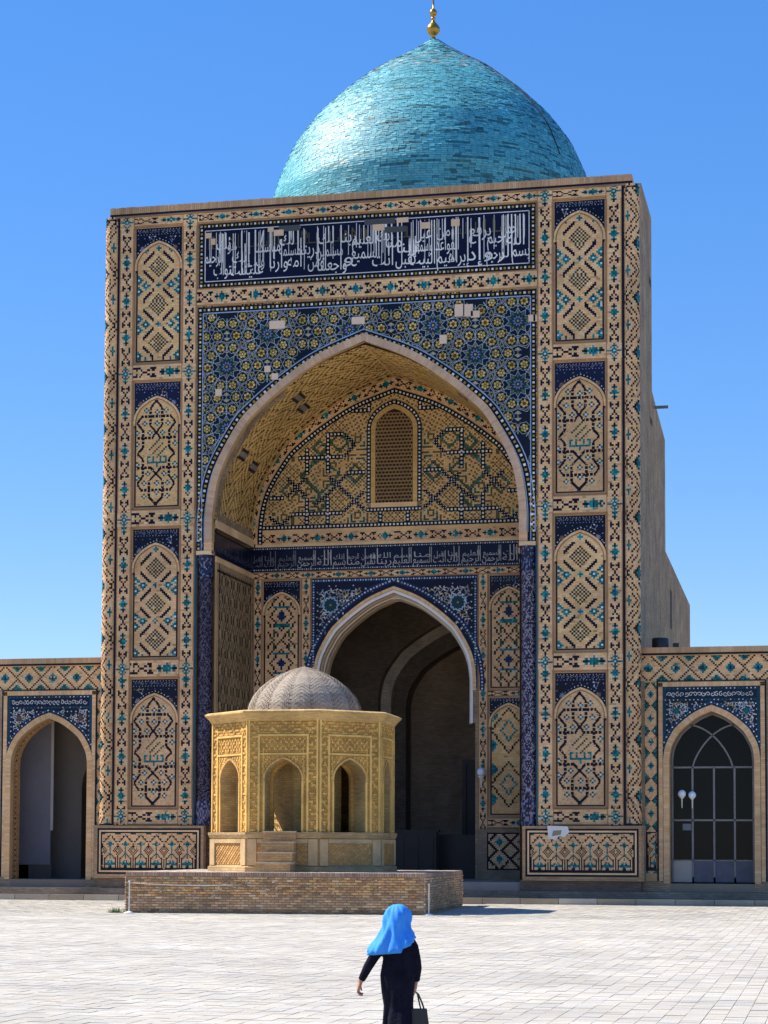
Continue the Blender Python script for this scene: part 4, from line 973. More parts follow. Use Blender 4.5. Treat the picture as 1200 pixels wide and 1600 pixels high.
lathe_obj('finial', [(fz, .12), (fz+.12, .10), (fz+.17, .16), (fz+.26, .26), (fz+.40, .325), (fz+.55, .31), (fz+.70, .2), (fz+.84, .09), (fz+.93, .06), (fz+.96, .13), (fz+1.02, .10), (fz+1.06, .05), (fz+1.10, .05), (fz+1.14, .13), (fz+1.24, .19), (fz+1.34, .18), (fz+1.44, .10), (fz+1.49, .045), (fz+2.3, .045), (fz+2.32, .1), (fz+2.6, .0)], 0, 14, M_GOLD, dome)
q = Q(); pts = [(cr(z)+.05, z) for z in np.linspace(41.3, 34, 24)]
th_ = radians(-28)
for (ra, za), (rb, zb) in zip(pts[:-1], pts[1:]):
    for da in (-.03, .0): q.add([[(ra*cos(th_)+da*.9, 14+ra*sin(th_), za), (ra*cos(th_)+da*.9+.03, 14+ra*sin(th_), za), (rb*cos(th_)+da*.9+.03, 14+rb*sin(th_), zb), (rb*cos(th_)+da*.9, 14+rb*sin(th_), zb)]], (.02, .03, .035, 1))
q.build('cable', M_DARK, dome)

# ================================================================== ARCADES
def arcade(s, label, cx):
    root = thing('arcade', label, 'arcade', (s*14, .7, 0), 'arcades beside the portal'); root.location = (0, 0, 0)
    y = .7; mp = front(y); X0 = 11.0; X1 = 42.0
    q = Q(); a, b = sorted((s*X0, s*X1)); cxs = cx
    lo, hi = min(cx-2.3, cx+2.3), max(cx-2.3, cx+2.3)
    for x0_, x1_ in ((a, lo), (hi, b)): q.rect(mp, x0_, x1_, .5, 10.0, WALLC)
    hwd = 1.72 if s < 0 else 1.66; spr, rise = 5.55, 2.18
    wall_arch(q, mp, lo, hi, .5, 10.0, cx, hwd, spr, rise, 1.0, WALLC, BRK[2])
    q.box(a, b, y+.01, y+.9, 9.2, 10.0, WALLC); q.add([[(a, y, 10.0), (b, y, 10.0), (b, 7, 10.0), (a, 7, 10.0)]], WALLC); q.build('arcade_wall', M_MAS, root)
    q = Q(); q.box(a, b, y-.12, y+.5, 10.06, 10.27, MORT)
    for i in range(int((b-a)/.11)):
        x = a+i*.11
        if abs(x) < 24: q.box(x+.005, x+.105, y-.145, y-.115, 10.07, 10.29, np.array(random.choice(BRK))*np.array([.75, .72, .72, 1]))
    q.rect(front(y-.125), a, b, 9.98, 10.06, NAV[0]); q.box(a, b, y-.12, y+.1, 9.95, 10.06, MORT); q.build('parapet', M_TILE, root)
    # frieze and the strip that turns down beside the arch
    q = Q(); n = 120; cs = .072; G = pattern_band(n*1, 14, 15); xa = a if s > 0 else b-n*cs
    q.rect(mp, a, b, 8.96, 9.96, MORT, .01); grid(q, mp, xa, 8.97, cs, .07, G, .016, maxrun=2)
    xs = (11.4, 11.86) if s > 0 else (-11.72, -11.36); G = pattern_band(120, 9, 15).T; q.rect(mp, *xs, 1.0, 8.96, MORT, .01); grid(q, mp, xs[0], 1.3, (xs[1]-xs[0])/9, 7.6/120, G, .016, maxrun=2)
    q.build('frieze', M_TILE, root)
    # brick frame and blue spandrel
    fl, fr = (cx-2.12, cx+2.12); q = Q()
    q.ribbon(mp, [(fl, 1.0), (fl, 8.95), (fr, 8.95), (fr, 1.0)], .07, NAV[0], .05)
    for x0_, x1_ in ((fl+.04, fl+.2), (fr-.2, fr-.04)):
        for k in range(90): z = 1.0+k*.0875; q.slab(mp, x0_, x1_, z+.003, z+.084, 0, .06, random.choice(BRK))
    for k in range(46): x = fl+.04+k*(fr-fl-.08)/46; q.slab(mp, x+.003, x+(fr-fl-.08)/46-.003, 8.72, 8.9, 0, .06, random.choice(BRK))
    q.build('arch_frame', M_TILE, root)
    q = Q(); A = arch(cx, hwd+.24, spr, rise+.27); g1 = (.006, .022, .045, 0) if s > 0 else (.007, .013, .045, 0)
    for p0, p1 in zip(A[:-1], A[1:]): q.poly(mp, [p0, p1, (p1[0], 8.72), (p0[0], 8.72)], g1, .02)
    ins = lambda x, z: abs(x-cx) < 1.8 and z < 8.1 and z > 6.2 and not in_arch(x, z-.03, cx, hwd+.32, spr, rise+.37)
    arabesque(q, mp, ins, (cx-1.85, cx+1.85, 6.1, 8.1), .19, .022, .026, [WHT[0], WHT[1], (.45, .45, .5, 0)])
    q.rect(mp, cx-1.9, cx+1.9, 8.14, 8.24, (.008, .035, .075, 0), .024); q.rect(mp, cx-1.9, cx+1.9, 8.58, 8.72, (.008, .035, .075, 0), .024)
    for x in np.arange(cx-1.8, cx+1.85, .16): disc(q, mp, x, 8.64, .028, random.choice([WHT[0], TRQ[1]]), .028, 6); disc(q, mp, x, 8.19, .026, random.choice([WHT[0], TRQ[1]]), .028, 6)
    for x in np.arange(cx-1.65, cx+1.7, .17): spiral(q, mp, x, 8.41, .1, 1.1, random.uniform(0, 6), random.choice([-1, 1]), WHT[random.randrange(2)], .028, .027, False)
    for sg in (-1, 1): q.rect(mp, *sorted((cx+sg*1.9, cx+sg*1.78)), 5.7, 8.72, (.010, .05, .09, 0), .025); flower(q, mp, cx+sg*1.38, 7.75, .2, 10, (.01, .12, .13, 0) if s > 0 else (.12, .05, .03, 0), .03); disc(q, mp, cx+sg*1.38, 7.75, .05, TRQ[1], .032)
    mpA, L = arch_mp(arch(cx, hwd+.24, spr, rise+.27), mp); dotband(q, mpA, L, .02, .14, .03, cols=(4, 3), cell=.055, bg=7)
    q.build('blue_spandrel', M_TILE, root)
    q = Q(); AA = np.vstack([[(cx-hwd, .9)], arch(cx, hwd, spr, rise), [(cx+hwd, .9)]]); arch_ring(q, mp, np.vstack([[(cx-hwd+.005, .9)], arch(cx, hwd-.005, spr, rise-.006), [(cx+hwd-.005, .9)]]), .245, -.3, .07, .085); q.build('archivolt', M_TILE, root)
    if s < 0:   # patterned soffit strip of the open arch
        q = Q(); f_, L_ = along(AA); im = lambda a_, t, o: (lambda p: np.stack([p[..., 0], y+np.asarray(t, float), p[..., 1]], -1))(f_(np.asarray(a_, float), -np.asarray(o, float)-.01))
        n = int(L_/.075); G = np.zeros((4, n), int); G[0, ::2] = 10; G[1, 1::2] = 10; G[2, ::2] = 10; G[3, 1::3] = 2; grid(q, im, 0, .25, L_/n, .08, G, 0); q.build('soffit_strip', M_TILE, root)
    # lower tile panel by the foot of the pier
    q = Q(); x0_, x1_ = (11.42, 11.84) if s > 0 else (-11.74, -11.38); q.rect(mp, x0_, x1_, 1.4, 2.95, NAV[0], .02); G = pattern_dado(1, 28)[:, :8]; grid(q, mp, x0_+.07, 1.5, .04, .05, G, .026); q.build('plinth_tiles', M_TILE, root)
    # gallery inside
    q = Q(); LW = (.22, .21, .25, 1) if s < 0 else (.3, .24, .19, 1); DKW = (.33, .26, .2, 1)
    q.rect(front(6.8), a, b, .5, 10, LW if s > 0 else DKW)
    if s < 0:
        q.add([[(cx-1.98, 3.4, .9), (cx-1.98, 6.8, .9), (cx-1.98, 6.8, 8), (cx-1.98, 3.4, 8)]], LW); q.rect(front(3.4), a, cx-1.98, .5, 10, LW); wall_arch(q, front(4.6), cx-2.1, cx+6, .5, 10, cx+1.9, 1.9, 4.6, 2.5, .5, (.2, .17, .15, 1), (.30, .22, .16, 1))
        q.rect(front(3.35), cx-4, cx-.95, 1.5, 9.5, LW); q.rect(front(3.3), cx-.95, cx-.82, 3.0, 9.5, (.5, .46, .44, 1)); q.rect(front(3.4), cx-4, cx-.9, .6, 1.5, (.12, .1, .09, 1))
        q.add([[(cx-3, 1.7, 7.9), (cx+3, 1.7, 7.9), (cx+3, 6.8, 7.9), (cx-3, 6.8, 7.9)]], DKW)
    else:
        q.add([[(a, 1.7, 8.2), (b, 1.7, 8.2), (b, 6.8, 8.2), (a, 6.8, 8.2)]], DKW)
    q.add([[(a, y, .9), (b, y, .9), (b, 6.8, .9), (a, 6.8, .9)]], (.25, .22, .19, 1)); q.rect(front(y), cx-hwd, cx+hwd, .5, .9, (.3, .22, .15, 1))
    xe = a if s > 0 else b; q.add([[(xe, y, .5), (xe, 6.8, .5), (xe, 6.8, 10), (xe, y, 10)]], DKW); xe = b if s > 0 else a; q.add([[(xe, y, .5), (xe, 6.8, .5), (xe, 6.8, 10), (xe, y, 10)]], DKW)
    q.build('gallery', M_STUCCO, root)
    return root
arcade(-1, 'tiled brick arcade left of the portal with an open dark archway', -13.82); arcade(1, 'tiled brick arcade right of the portal, its arch filled by a glazed door', 14.02)

# glazed door in the right arch
cx, hwd, spr, rise = 14.02, 1.60, 5.55, 2.12
door = thing('glazed_door', 'grey framed glass door with curved tracery filling the arch right of the portal', 'door', (0, 0, 0)); D0 = front(1.45)
def bar(q, pts, w, o0=0, o1=.06):
    p = np.asarray(pts, float); q.ribbon(D0, p, w, (1, 1, 1, 1), o1)
    for sg in (-1, 1):
        d = np.gradient(p, axis=0); n = np.stack([-d[:, 1], d[:, 0]], 1)/np.hypot(d[:, 0], d[:, 1])[:, None]; e = p+n*sg*w/2
        for a, b in zip(e[:-1], e[1:]): q.add(D0(np.array([a[0], b[0], b[0], a[0]]), np.array([a[1], b[1], b[1], a[1]]), np.array([o0, o0, o1, o1]))[None], (1, 1, 1, 1))
q = Q(); XV = [cx-.80, cx+.05, cx+.86]; zr1, zr2, zb = 5.53, 3.42, .95
for z in (zr1, zr2): bar(q, [(cx-hwd, z), (cx, z), (cx+hwd, z)], .07)
for x in XV: bar(q, [(x, zb+.2), (x, 3), (x, zr1)], .075)
bar(q, np.vstack([[(cx-hwd, zb)], arch(cx, hwd, spr, rise), [(cx+hwd, zb)]]), .08); bar(q, [(cx-hwd, 1.82), (cx, 1.82), (cx+hwd, 1.82)], .05)
th = np.linspace(0, 1, 12)
for sg in (-1, 1): bar(q, [(cx+sg*(.80-1.85*t**1.25), zr1+1.72*(1-(1-t)**1.9)) for t in th], .06)
q.build('door_frame', M_GREY, door)
def pane(pts): q = Q(); q.poly(D0, pts, (1, 1, 1, 1), .01); q.build('pane', M_GLASS, door)
xe = [cx-hwd]+XV+[cx+hwd]
for x0_, x1_ in zip(xe[:-1], xe[1:]):
    pane([(x0_, zr2), (x1_, zr2), (x1_, zr1), (x0_, zr1)]); pane([(x0_, 1.82), (x1_, 1.82), (x1_, zr2), (x0_, zr2)])
pane(np.vstack([[(cx-hwd, zr1)], arch(cx, hwd, spr, rise), [(cx+hwd, zr1)]]))
for i, (x0_, x1_) in enumerate(zip(xe[:-1], xe[1:])):
    q = Q(); q.slab(D0, x0_+.04, x1_-.04, zb, 1.80, 0, .03, (.40, .36, .32, 1) if i == 0 else (1, 1, 1, 1)); o = q.build('door_panel', M_STUCCO if i == 0 else M_BLUEMETAL, door)
q = Q(); q.rect(D0, cx-1.2, cx-.86, 3.02, 3.28, (.16, .17, .19, 1), .03); q.build('paper_notice', M_STUCCO, door)
# globe lamps
def globe(name, x, y, z, r, label, group, bracket=None):
    root = thing(name, label, 'lamp', (x, y, z), group)
    prof = [(-r*cos(pi*i/10), r*sin(pi*i/10)+.0001) for i in range(11)]
    lathe_obj('globe', [(a, b) for a, b in prof], 0, 0, M_LAMP, root, 16)
    if bracket == 'wall': lathe_obj('bracket', [(-r*3.6, .02), (-r*3.2, .025), (-r*1.7, .05), (-r*1.25, .12), (-r*1.05, .16), (-r*.9, .13)], 0, 0, M_WHITE, root, 12); q = Q(); q.box(-.03, .03, 0, .25, -r*3.3, -r*3.1, (1, 1, 1, 1)); q.build('wall_arm', M_WHITE, root)
    if bracket == 'post': lathe_obj('stem', [(-r*3.4, .02), (-r*1.2, .03), (-r*.95, .09), (-r*.8, .07)], 0, 0, M_WHITE, root, 12)
    return root
globe('globe_lamp', 3.95, 5.6, 5.55, .19, 'white globe lamp on a bracket beside the great door arch', 'wall lamps', 'wall')
globe('globe_lamp', cx-1.21, 1.25, 4.47, .165, 'left of the two pale globes hanging at the glazed door', 'globes at the glazed door', 'post'); globe('globe_lamp', cx-.80, 1.22, 4.42, .155, 'right of the two pale globes, in front of the door mullion', 'globes at the glazed door', 'post')
# speaker box on the right roof
fl = thing('roof_drum', 'black drum shaped box standing on the arcade roof beside the portal', 'box', (11.95, 1.6, 10.0))
lathe_obj('drum', [(.12, .0), (.12, .30), (.16, .34), (.72, .34), (.76, .30), (.76, .0)], 0, 0, M_DARK, fl, 20); q = Q(); q.box(-.25, .25, -.25, .25, .0, .13, (1, 1, 1, 1)); q.build('drum_foot', M_DARK, fl)
q = Q(); q.box(.5, .75, -.1, .2, 0, .55, (1, 1, 1, 1)); q.build('junction_box', M_DARK, fl)

# ================================================================== BRICK PLATFORM
ang = radians(3.0); PO = np.array([-5.06, -14.16]); PX = np.array([cos(ang), sin(ang)]); PY = np.array([-sin(ang), cos(ang)]); PLX, PLY, PZ = 10.4, 9.9, 1.42
plat = thing('brick_platform', 'low weathered brick platform under the domed pavilion', 'platform', (0, 0, 0))
def PM(a, b, z): return np.stack([PO[0]+PX[0]*np.asarray(a)+PY[0]*np.asarray(b), PO[1]+PX[1]*np.asarray(a)+PY[1]*np.asarray(b), np.asarray(z, float)], -1)
q = Q(); e = .02
c = [(e, e), (PLX-e, e), (PLX-e, PLY-e), (e, PLY-e)]
for i in range(4):
    (a0, b0), (a1, b1) = c[i], c[(i+1) % 4]; q.add(PM([a0, a1, a1, a0], [b0, b1, b1, b0], [-.05, -.05, PZ-.01, PZ-.01])[None], (.36, .27, .19, 1))
q.add(PM(*np.array(c).T, [PZ-.005]*4)[None], (.56, .52, .47, 1)); q.build('core', M_STUCCO, plat)
q = Q()
nx, ny = 40, 38
for i in range(nx):
    for j in range(ny):
        a0, a1, b0, b1 = i*PLX/nx, (i+1)*PLX/nx, j*PLY/ny, (j+1)*PLY/ny; g = .006; zz = PZ+random.uniform(-.004, .005)
        q.add(PM([a0+g, a1-g, a1-g, a0+g], [b0+g, b0+g, b1-g, b1-g], [zz]*4)[None], np.array([.56, .50, .43, 1])*np.array([random.uniform(.85, 1.1)]*3+[1]))
o = q.build('top_paving', M_STUCCO, plat)
BCOL = [(.54, .35, .18), (.60, .39, .20), (.46, .28, .15), (.62, .45, .27), (.42, .25, .15), (.58, .34, .18)]
def brick_mesh(L, H, D, col):
    q = Q(); j = lambda: random.uniform(-.006, .006); ee = .008
    f = [(-L/2+ee+j(), -D, ee+j()), (L/2-ee+j(), -D+j(), ee), (L/2-ee, -D+j(), H-ee+j()), (-L/2+ee, -D, H-ee)]; b = [(-L/2, .03, 0), (L/2, .03, 0), (L/2, .03, H), (-L/2, .03, H)]; m = [(-L/2, -D+.01, 0), (L/2, -D+.01, 0), (L/2, -D+.01, H), (-L/2, -D+.01, H)]
    F = [f]
    for i in range(4): k = (i+1) % 4; F.append([m[i], m[k], f[k], f[i]]); F.append([b[i], b[k], m[k], m[i]])
    q.add(F, c4(col)); o = q.build('brick', M_BRICK); me = o.data; bpy.data.objects.remove(o); return me
BM = [brick_mesh(.245, .062, .012+.004*(i % 3), BCOL[i % 6]) for i in range(12)]; BT = [brick_mesh(.076, .135, .014, [(.50, .30, .20), (.56, .35, .24), (.46, .27, .18), (.58, .40, .28)][i % 4]) for i in range(6)]
bl = []
rows = 15; rh = (PZ-.15)/rows
for r in range(rows):
    x = -.13 if r % 2 else 0
    while x < PLX-.05: bl.append(('f', x+.13, r*rh+.004, r)); x += .262
    x = .0 if r % 2 else -.13
    while x < PLY-.05: bl.append(('r', x+.13, r*rh+.004, r)); x += .262
    x = 0
    while x < PLY-.05: bl.append(('l', x+.13, r*rh+.004, r)); x += .262
for sd, L in (('f', PLX), ('r', PLY), ('l', PLY)):
    for k in range(int(L/.085)): bl.append((sd, (k+.5)*.085, PZ-.14, 99))
def bpos(sd, x): return (PM([x], [0], [0])[0], ang) if sd == 'f' else ((PM([PLX], [x], [0])[0], ang+pi/2) if sd == 'r' else (PM([0], [PLY-x], [0])[0], ang-pi/2))
fr = [b for b in bl if b[0] == 'f' and b[3] != 99 and 2 <= b[3]]; random.shuffle(fr); fr.sort(key=lambda b: -b[3]); keep = set(map(tuple, fr[:299])); stq = Q()
for b in bl:
    sd, x, z, r = b; me = random.choice(BT if r == 99 else BM); p, rz = bpos(sd, x)
    if sd == 'f' and r != 99 and not (.06 < x < PLX-.06): continue
    if tuple(b) in keep:
        o = bpy.data.objects.new('brick', me); COL.objects.link(o); o.parent = plat; o.location = (p[0], p[1], z); o.rotation_euler = (0, 0, rz+random.uniform(-.01, .01))
    else:
        V = np.array([v.co for v in me.vertices]); R2 = np.array([[cos(rz), -sin(rz), 0], [sin(rz), cos(rz), 0], [0, 0, 1]]); V = V@R2.T+np.array([p[0], p[1], z])
        cc = np.array([*random.choice(BCOL), 1])*np.array([random.choice([.8, 1.0, 1.1, 1.25, 1.4])]*3+[1])
        if r == 99: cc = np.array([*random.choice([(.45, .27, .19), (.50, .31, .22), (.40, .24, .17), (.52, .36, .26)]), 1])
        if r != 99 and r < 2: cc[:3] *= .62
        stq.add(V.reshape(-1, 4, 3), cc)
o = stq.build('brickwork', M_RELIEF, plat); o['kind'] = 'stuff'
q = Q()       # scraps of white lime on the brick face
for i in range(70):
    x = random.gauss(3.6, 2.2); z = random.gauss(.82, .17)
    if .2 < x < PLX-.2 and .3 < z < 1.2:
        w, h = random.uniform(.04, .14), random.uniform(.015, .045); q.add(PM([x-w/2, x+w/2, x+w/2*.8, x-w/2*.9], [-.019]*4, [z-h/2, z-h/2*.6, z+h/2, z+h/2*.7])[None], (.66, .58, .47, 1))
q.build('lime_scrap', M_STUCCO, plat)['kind'] = 'stuff'
# stanchions and rope
def stanchion(x, y, z, h, label):
    r = thing('rope_post', label, 'post', (x, y, z), 'rope posts in front of the platform')
    lathe_obj('pole', [(0.03, .022), (h, .022), (h+.01, .035), (h+.05, .035), (h+.06, .0)], 0, 0, M_WHITE, r, 10); lathe_obj('base', [(0, .19), (.02, .19), (.05, .08), (.07, .03)], 0, 0, M_WHITE, r, 16); return r
p1 = PM([.22], [-.30], [0])[0]; p2 = PM([PLX+.12], [.0], [0])[0]
stanchion(p1[0], p1[1], gz(p1[1]), 1.05, 'white rope post standing at the left front corner of the platform'); stanchion(p2[0], p2[1], gz(p2[1]), 1.0, 'white rope post standing at the right front corner of the platform')
def tube(pts, r, n=6):
    q = Q(); pts = [np.array(p, float) for p in pts]; rings = []
    for i, p in enumerate(pts):
        d = pts[min(i+1, len(pts)-1)]-pts[max(i-1, 0)]; d /= np.linalg.norm(d); u = np.cross(d, (0, .3, 1)); u /= np.linalg.norm(u); v = np.cross(d, u); rings.append([p+r*(u*cos(2*pi*k/n)+v*sin(2*pi*k/n)) for k in range(n)])
    for a, b in zip(rings[:-1], rings[1:]):
        for k in range(n): q.add([[a[k], a[(k+1) % n], b[(k+1) % n], b[k]]], (1, 1, 1, 1))
    return q
A_ = np.array([p1[0], p1[1], gz(p1[1])+1.03]); B_ = PM([4.1], [-.03], [1.0])[0]
q = tube([A_+(B_-A_)*t+np.array([0, 0, -.22*t*(1-t)]) for t in np.linspace(0, 1, 12)], .014); tag(q.build('rope', M_ROPE), 'pale sagging rope from the left post along the brick platform front', 'rope')
A_ = np.array([p2[0], p2[1], gz(p2[1])+.98]); B_ = PM([PLX+.06], [4.2], [1.06])[0]
q = tube([A_+(B_-A_)*t+np.array([0, 0, -.12*t*(1-t)]) for t in np.linspace(0, 1, 10)], .014); tag(q.build('rope', M_ROPE), 'short pale rope from the right post along the platform side', 'rope')
q = Q(); p = PM([-.15], [-.1], [0])[0]
for i in range(160):
    x, y = p[0]+random.gauss(-.12, .14), p[1]+random.gauss(0, .12); a = random.uniform(0, 6.3); h = random.uniform(.06, .24); dx, dy = .012*cos(a), .012*sin(a); lx, ly = random.gauss(0, .05), random.gauss(0, .05)
    q.add([[(x-dx, y-dy, 0), (x+dx, y+dy, 0), (x+lx, y+ly, h)]], (1, 1, 1, 1))
o = q.build('grass_tuft', M_GRASS); o['kind'] = 'stuff'; tag(o, 'small tuft of green grass at the left foot of the platform', 'grass')

# ================================================================== PAVILION
PC = np.array([-.06, -9.2]); RV = 3.31; PHI = radians(23.7)
pav = thing('pavilion', 'octagonal ochre brick pavilion with carved faces and a pale ribbed dome', 'pavilion', (0, 0, 0))
OC = [(.84, .50, .13, 1), (.78, .44, .11, 1), (.88, .57, .17, 1), (.72, .40, .11, 1)]; OD = (.64, .36, .09, 1)
def fmap(k, R=RV):         # face k: k=0 faces the courtyard
    nrm = radians(-90)+PHI-pi/8+k*pi/4; ap = R*cos(pi/8); n = np.array([cos(nrm), sin(nrm)]); t = np.array([-sin(nrm), cos(nrm)])
    return lambda s, z, o: np.stack([PC[0]+n[0]*(ap+np.asarray(o, float))+t[0]*np.asarray(s, float), PC[1]+n[1]*(ap+np.asarray(o, float))+t[1]*np.asarray(s, float), np.asarray(z, float)], -1)
HWF = RV*sin(pi/8); Z0, Z1 = 2.80, 6.74
def relief(q, mp, s0, t0, cs, ct, mask, o0, h, cols):
    for r in range(mask.shape[0]):
        for c in range(mask.shape[1]):
            if mask[r, c]: q.slab(mp, s0+c*cs+.003, s0+(c+1)*cs-.003, t0+r*ct+.003, t0+(r+1)*ct-.003, o0, o0+h, random.choice(cols))
def meander(n, w):
    M = np.zeros((n, w), bool)
    for r in range(n):
        for c in range(w):
            a = (c+(r//2)*3) % 7; b = (r+(c//2)*2) % 5
            M[r, c] = (a in (0, 1, 2) and r % 2 == 0) or (b in (0,) and c % 2 == 0)
    return M
for k in range(8):
    mp = fmap(k); open_ = k in (0, 1, 6); visible = k in (0, 1, 7, 2, 6)
    q = Q(); hw, sp, rs = (.66, 4.55, .80) if k != 6 else (.95, 5.15, .95)  # left arch, out of view, enlarged to let sun in onto the core
    if open_: wall_arch(q, mp, -HWF, HWF, Z0-.02, Z1+.1, 0, hw, sp, rs, .75, OD, (.60, .44, .20, 1)); mi = fmap(k); wall_arch(q, lambda s, z, o: mi(s, z, np.asarray(o)-.75), -HWF+.32, HWF-.32, Z0-.02, Z1+.1, 0, hw*.82, sp, rs*.86, .12, OD, (.55, .40, .18, 1))
    else:
        wall_arch(q, mp, -HWF, HWF, Z0-.02, Z1+.1, 0, hw, sp, rs, .62, OD, (.58, .42, .19, 1)); q.rect(mp, -hw-.1, hw+.1, Z0, 5.6, (.60, .44, .20, 1), -.62)
    wl = q.build('wall', M_MAS, pav)
    if not visible: continue
    q = Q()
    for sg in (-1, 1):
        q.slab(mp, *sorted((sg*(HWF-.075), sg*(HWF-.015))), Z0, Z1, 0, .06, OC[2]); q.slab(mp, *sorted((sg*.84, sg*.91)), Z0, 6.15, 0, .05, OC[2]); q.slab(mp, *sorted((sg*.70, sg*.74)), Z0, 5.75, 0, .03, OC[1])
        M = meander(54, 5); relief(q, mp, (HWF-.08-.30) if sg > 0 else -(HWF-.08), Z0+.03, .06, .071, M, 0, .03, OC)
    q.slab(mp, -.91, .91, 6.15, 6.22, 0, .05, OC[2]); q.slab(mp, -.84, .84, 5.50, 5.56, 0, .045, OC[2])
    M = meander(8, 36); relief(q, mp, -HWF+.09, 6.24, .062, .058, M, 0, .028, OC)
    W_ = 28; M = np.zeros((8, W_), bool)
    for r in range(8):
        for c in range(W_): M[r, c] = abs((c % 7)-3)+0 in (r % 4, (r+1) % 4 if r % 2 else 9) 
    relief(q, mp, -.80, 5.6, 1.6/W_, .06, M, 0, .028, OC)
    for r in range(12):
        for c in range(26):
            x, z = -.78+c*.06+.03, 4.5+r*.08+.04
            if not in_arch(x, z-.08, 0, hw+.06, sp, rs+.06) and (c+r*2) % 3 and z < 5.48: q.slab(mp, x-.024, x+.024, z-.03, z+.03, 0, .022, random.choice(OC))
    q.build('carved_brickwork', M_RELIEF, wl)
    q = Q(); arch_ring(q, mp, arch(0, hw, sp, rs), .07, 0, .045, .07, OC)
    for sg in (-1, 1): q.slab(mp, *sorted((sg*hw, sg*(hw+.05))), Z0, sp, 0, .045, OC[2])
    q.build('arch_moulding', M_RELIEF, wl)
# base with recessed panels, ledge, cornice, roof, dome
def octring(R, z): return [(PC[0]+R*cos(radians(-90)+PHI+i*pi/4), PC[1]+R*sin(radians(-90)+PHI+i*pi/4), z) for i in range(8)]
def octband(q, prof, col, cap=True):
    for (Ra, za), (Rb, zb) in zip(prof[:-1], prof[1:]):
        A_, B_ = octring(Ra, za), octring(Rb, zb)
        for i in range(8):
            j = (i+1) % 8; w = np.linalg.norm(np.array(A_[j])-A_[i]); q.add([[A_[i], A_[j], B_[j], B_[i]]], col, [[(i*w, za+Ra), (i*w+w, za+Ra), (i*w+w, zb+Rb), (i*w, zb+Rb)]])
    if cap: q.add([octring(*prof[-1])], col)
q = Q(); octband(q, [(RV+.16, PZ-.01), (RV+.16, PZ+.16), (RV+.04, PZ+.22), (RV+.04, 2.55), (RV+.1, 2.6), (RV+.16, 2.72), (RV+.16, 2.80)], (.52, .36, .18, 1)); bs = q.build('base', M_MAS, pav)
for k in (7, 0, 1, 2, 6):
    mp = fmap(k, RV+.04); q = Q(); w = HWF
    for (s0, s1, t0, t1) in ((-w, -.92, PZ+.22, 2.56), (.92, w, PZ+.22, 2.56), (-.92, .92, 2.42, 2.56)): q.slab(mp, s0+.01, s1-.01, t0, t1, 0, .07, (.56, .39, .20, 1))
    for r in range(12):
        for c in range(24):
            if (c*2+r*3) % 5 > 1: q.slab(mp, -.88+c*.073, -.88+c*.073+.066, 1.68+r*.06, 1.68+r*.06+.052, 0, .02, np.array(random.choice(OC))*np.array([.78, .72, .75, 1]))
    q.build('base_panel', M_RELIEF, bs)
q = Q(); octband(q, [(RV+.02, 6.68), (RV+.10, 6.74), (RV+.14, 6.81), (RV+.28, 6.94), (RV+.31, 6.96), (RV+.31, 7.02), (RV+.2, 7.07)], (.72, .49, .20, 1)); q.build('cornice', M_MAS, pav)
q = Q(); prof = [(2.05, 6.95), (2.06, 7.15), (2.00, 7.42), (1.84, 7.75), (1.56, 8.07), (1.20, 8.35), (.80, 8.58), (.36, 8.76), (.01, 8.86)]
zp = np.array([p[1] for p in prof]); rp = np.array([p[0] for p in prof]); ar = np.concatenate([[0], np.cumsum(np.hypot(np.diff(zp), np.diff(rp)))]); nrow = 56
for r in range(nrow):
    d0, d1 = ar[-1]*r/nrow, ar[-1]*(r+1)/nrow; za, zb = np.interp([d0, d1], ar, zp); ra, rb = np.interp([d0, d1], ar, rp); m = 12
    for seg in range(16):
        for i in range(m):
            a0, a1 = 2*pi*(seg+i/m)/16, 2*pi*(seg+(i+1)/m)/16; mid = (i+.5)/m; b = .06*sin(pi*mid)*min(1, ra/1.0)+random.uniform(-.004, .004)
            c = np.array(random.choice([(.41, .345, .27, 1), (.44, .37, .30, 1), (.37, .31, .245, 1)]))
            if (r+int(abs(mid-.5)*12)) % 3 == 0: c[:3] *= .84; b -= .016
            if i in (0, m-1): c[:3] *= .86
            q.add([[(PC[0]+(R_+b)*cos(a), PC[1]+(R_+b)*sin(a), z_) for a, R_, z_ in ((a0, ra, za), (a1, ra, za), (a1, rb, zb), (a0, rb, zb))]], c)
pd = q.build('dome', M_RELIEF, pav); pd['label'] = 'pale plastered dome with ribs and a herringbone brick pattern'
q = Q(); q.add([octring(RV-.1, 2.83)], (.5, .4, .25, 1)); q.add([octring(RV+.1, 6.85)], (.5, .38, .2, 1)); q.build('inner_floor', M_MAS, pav)
q = Q(); cq = [(PC[0]+1.4*cos(a_), PC[1]+1.4*sin(a_)) for a_ in (0, pi/2, pi, 1.5*pi)]  # core added, set as a diamond to catch sun seen through the door
for (xa, ya), (xb, yb) in zip(cq, cq[1:]+cq[:1]): q.add([[(xa, ya, 2.8), (xb, yb, 2.8), (xb, yb, 6.8), (xa, ya, 6.8)]], (.76, .54, .22, 1), [[(0, 2.8), (1.98, 2.8), (1.98, 6.8), (0, 6.8)]])
q.build('core', M_MAS, pav)
# steps up to the pavilion door
mp = fmap(0, RV+.16)
for i, (zt, d, sx) in enumerate(((2.78, .06, .0), (2.42, .30, -.03), (2.06, .54, -.07), (1.70, .80, -.12))):
    q = Q(); q.slab(mp, -.66+sx, .50+sx*.1, PZ-.004, zt-.0, -.06, d, (.56, .36, .17, 1)); q.slab(mp, -.68+sx, .52+sx*.1, zt, zt+.055, -.06, d+.03, (.70, .54, .36, 1)); q.build('step', M_MAS, pav)

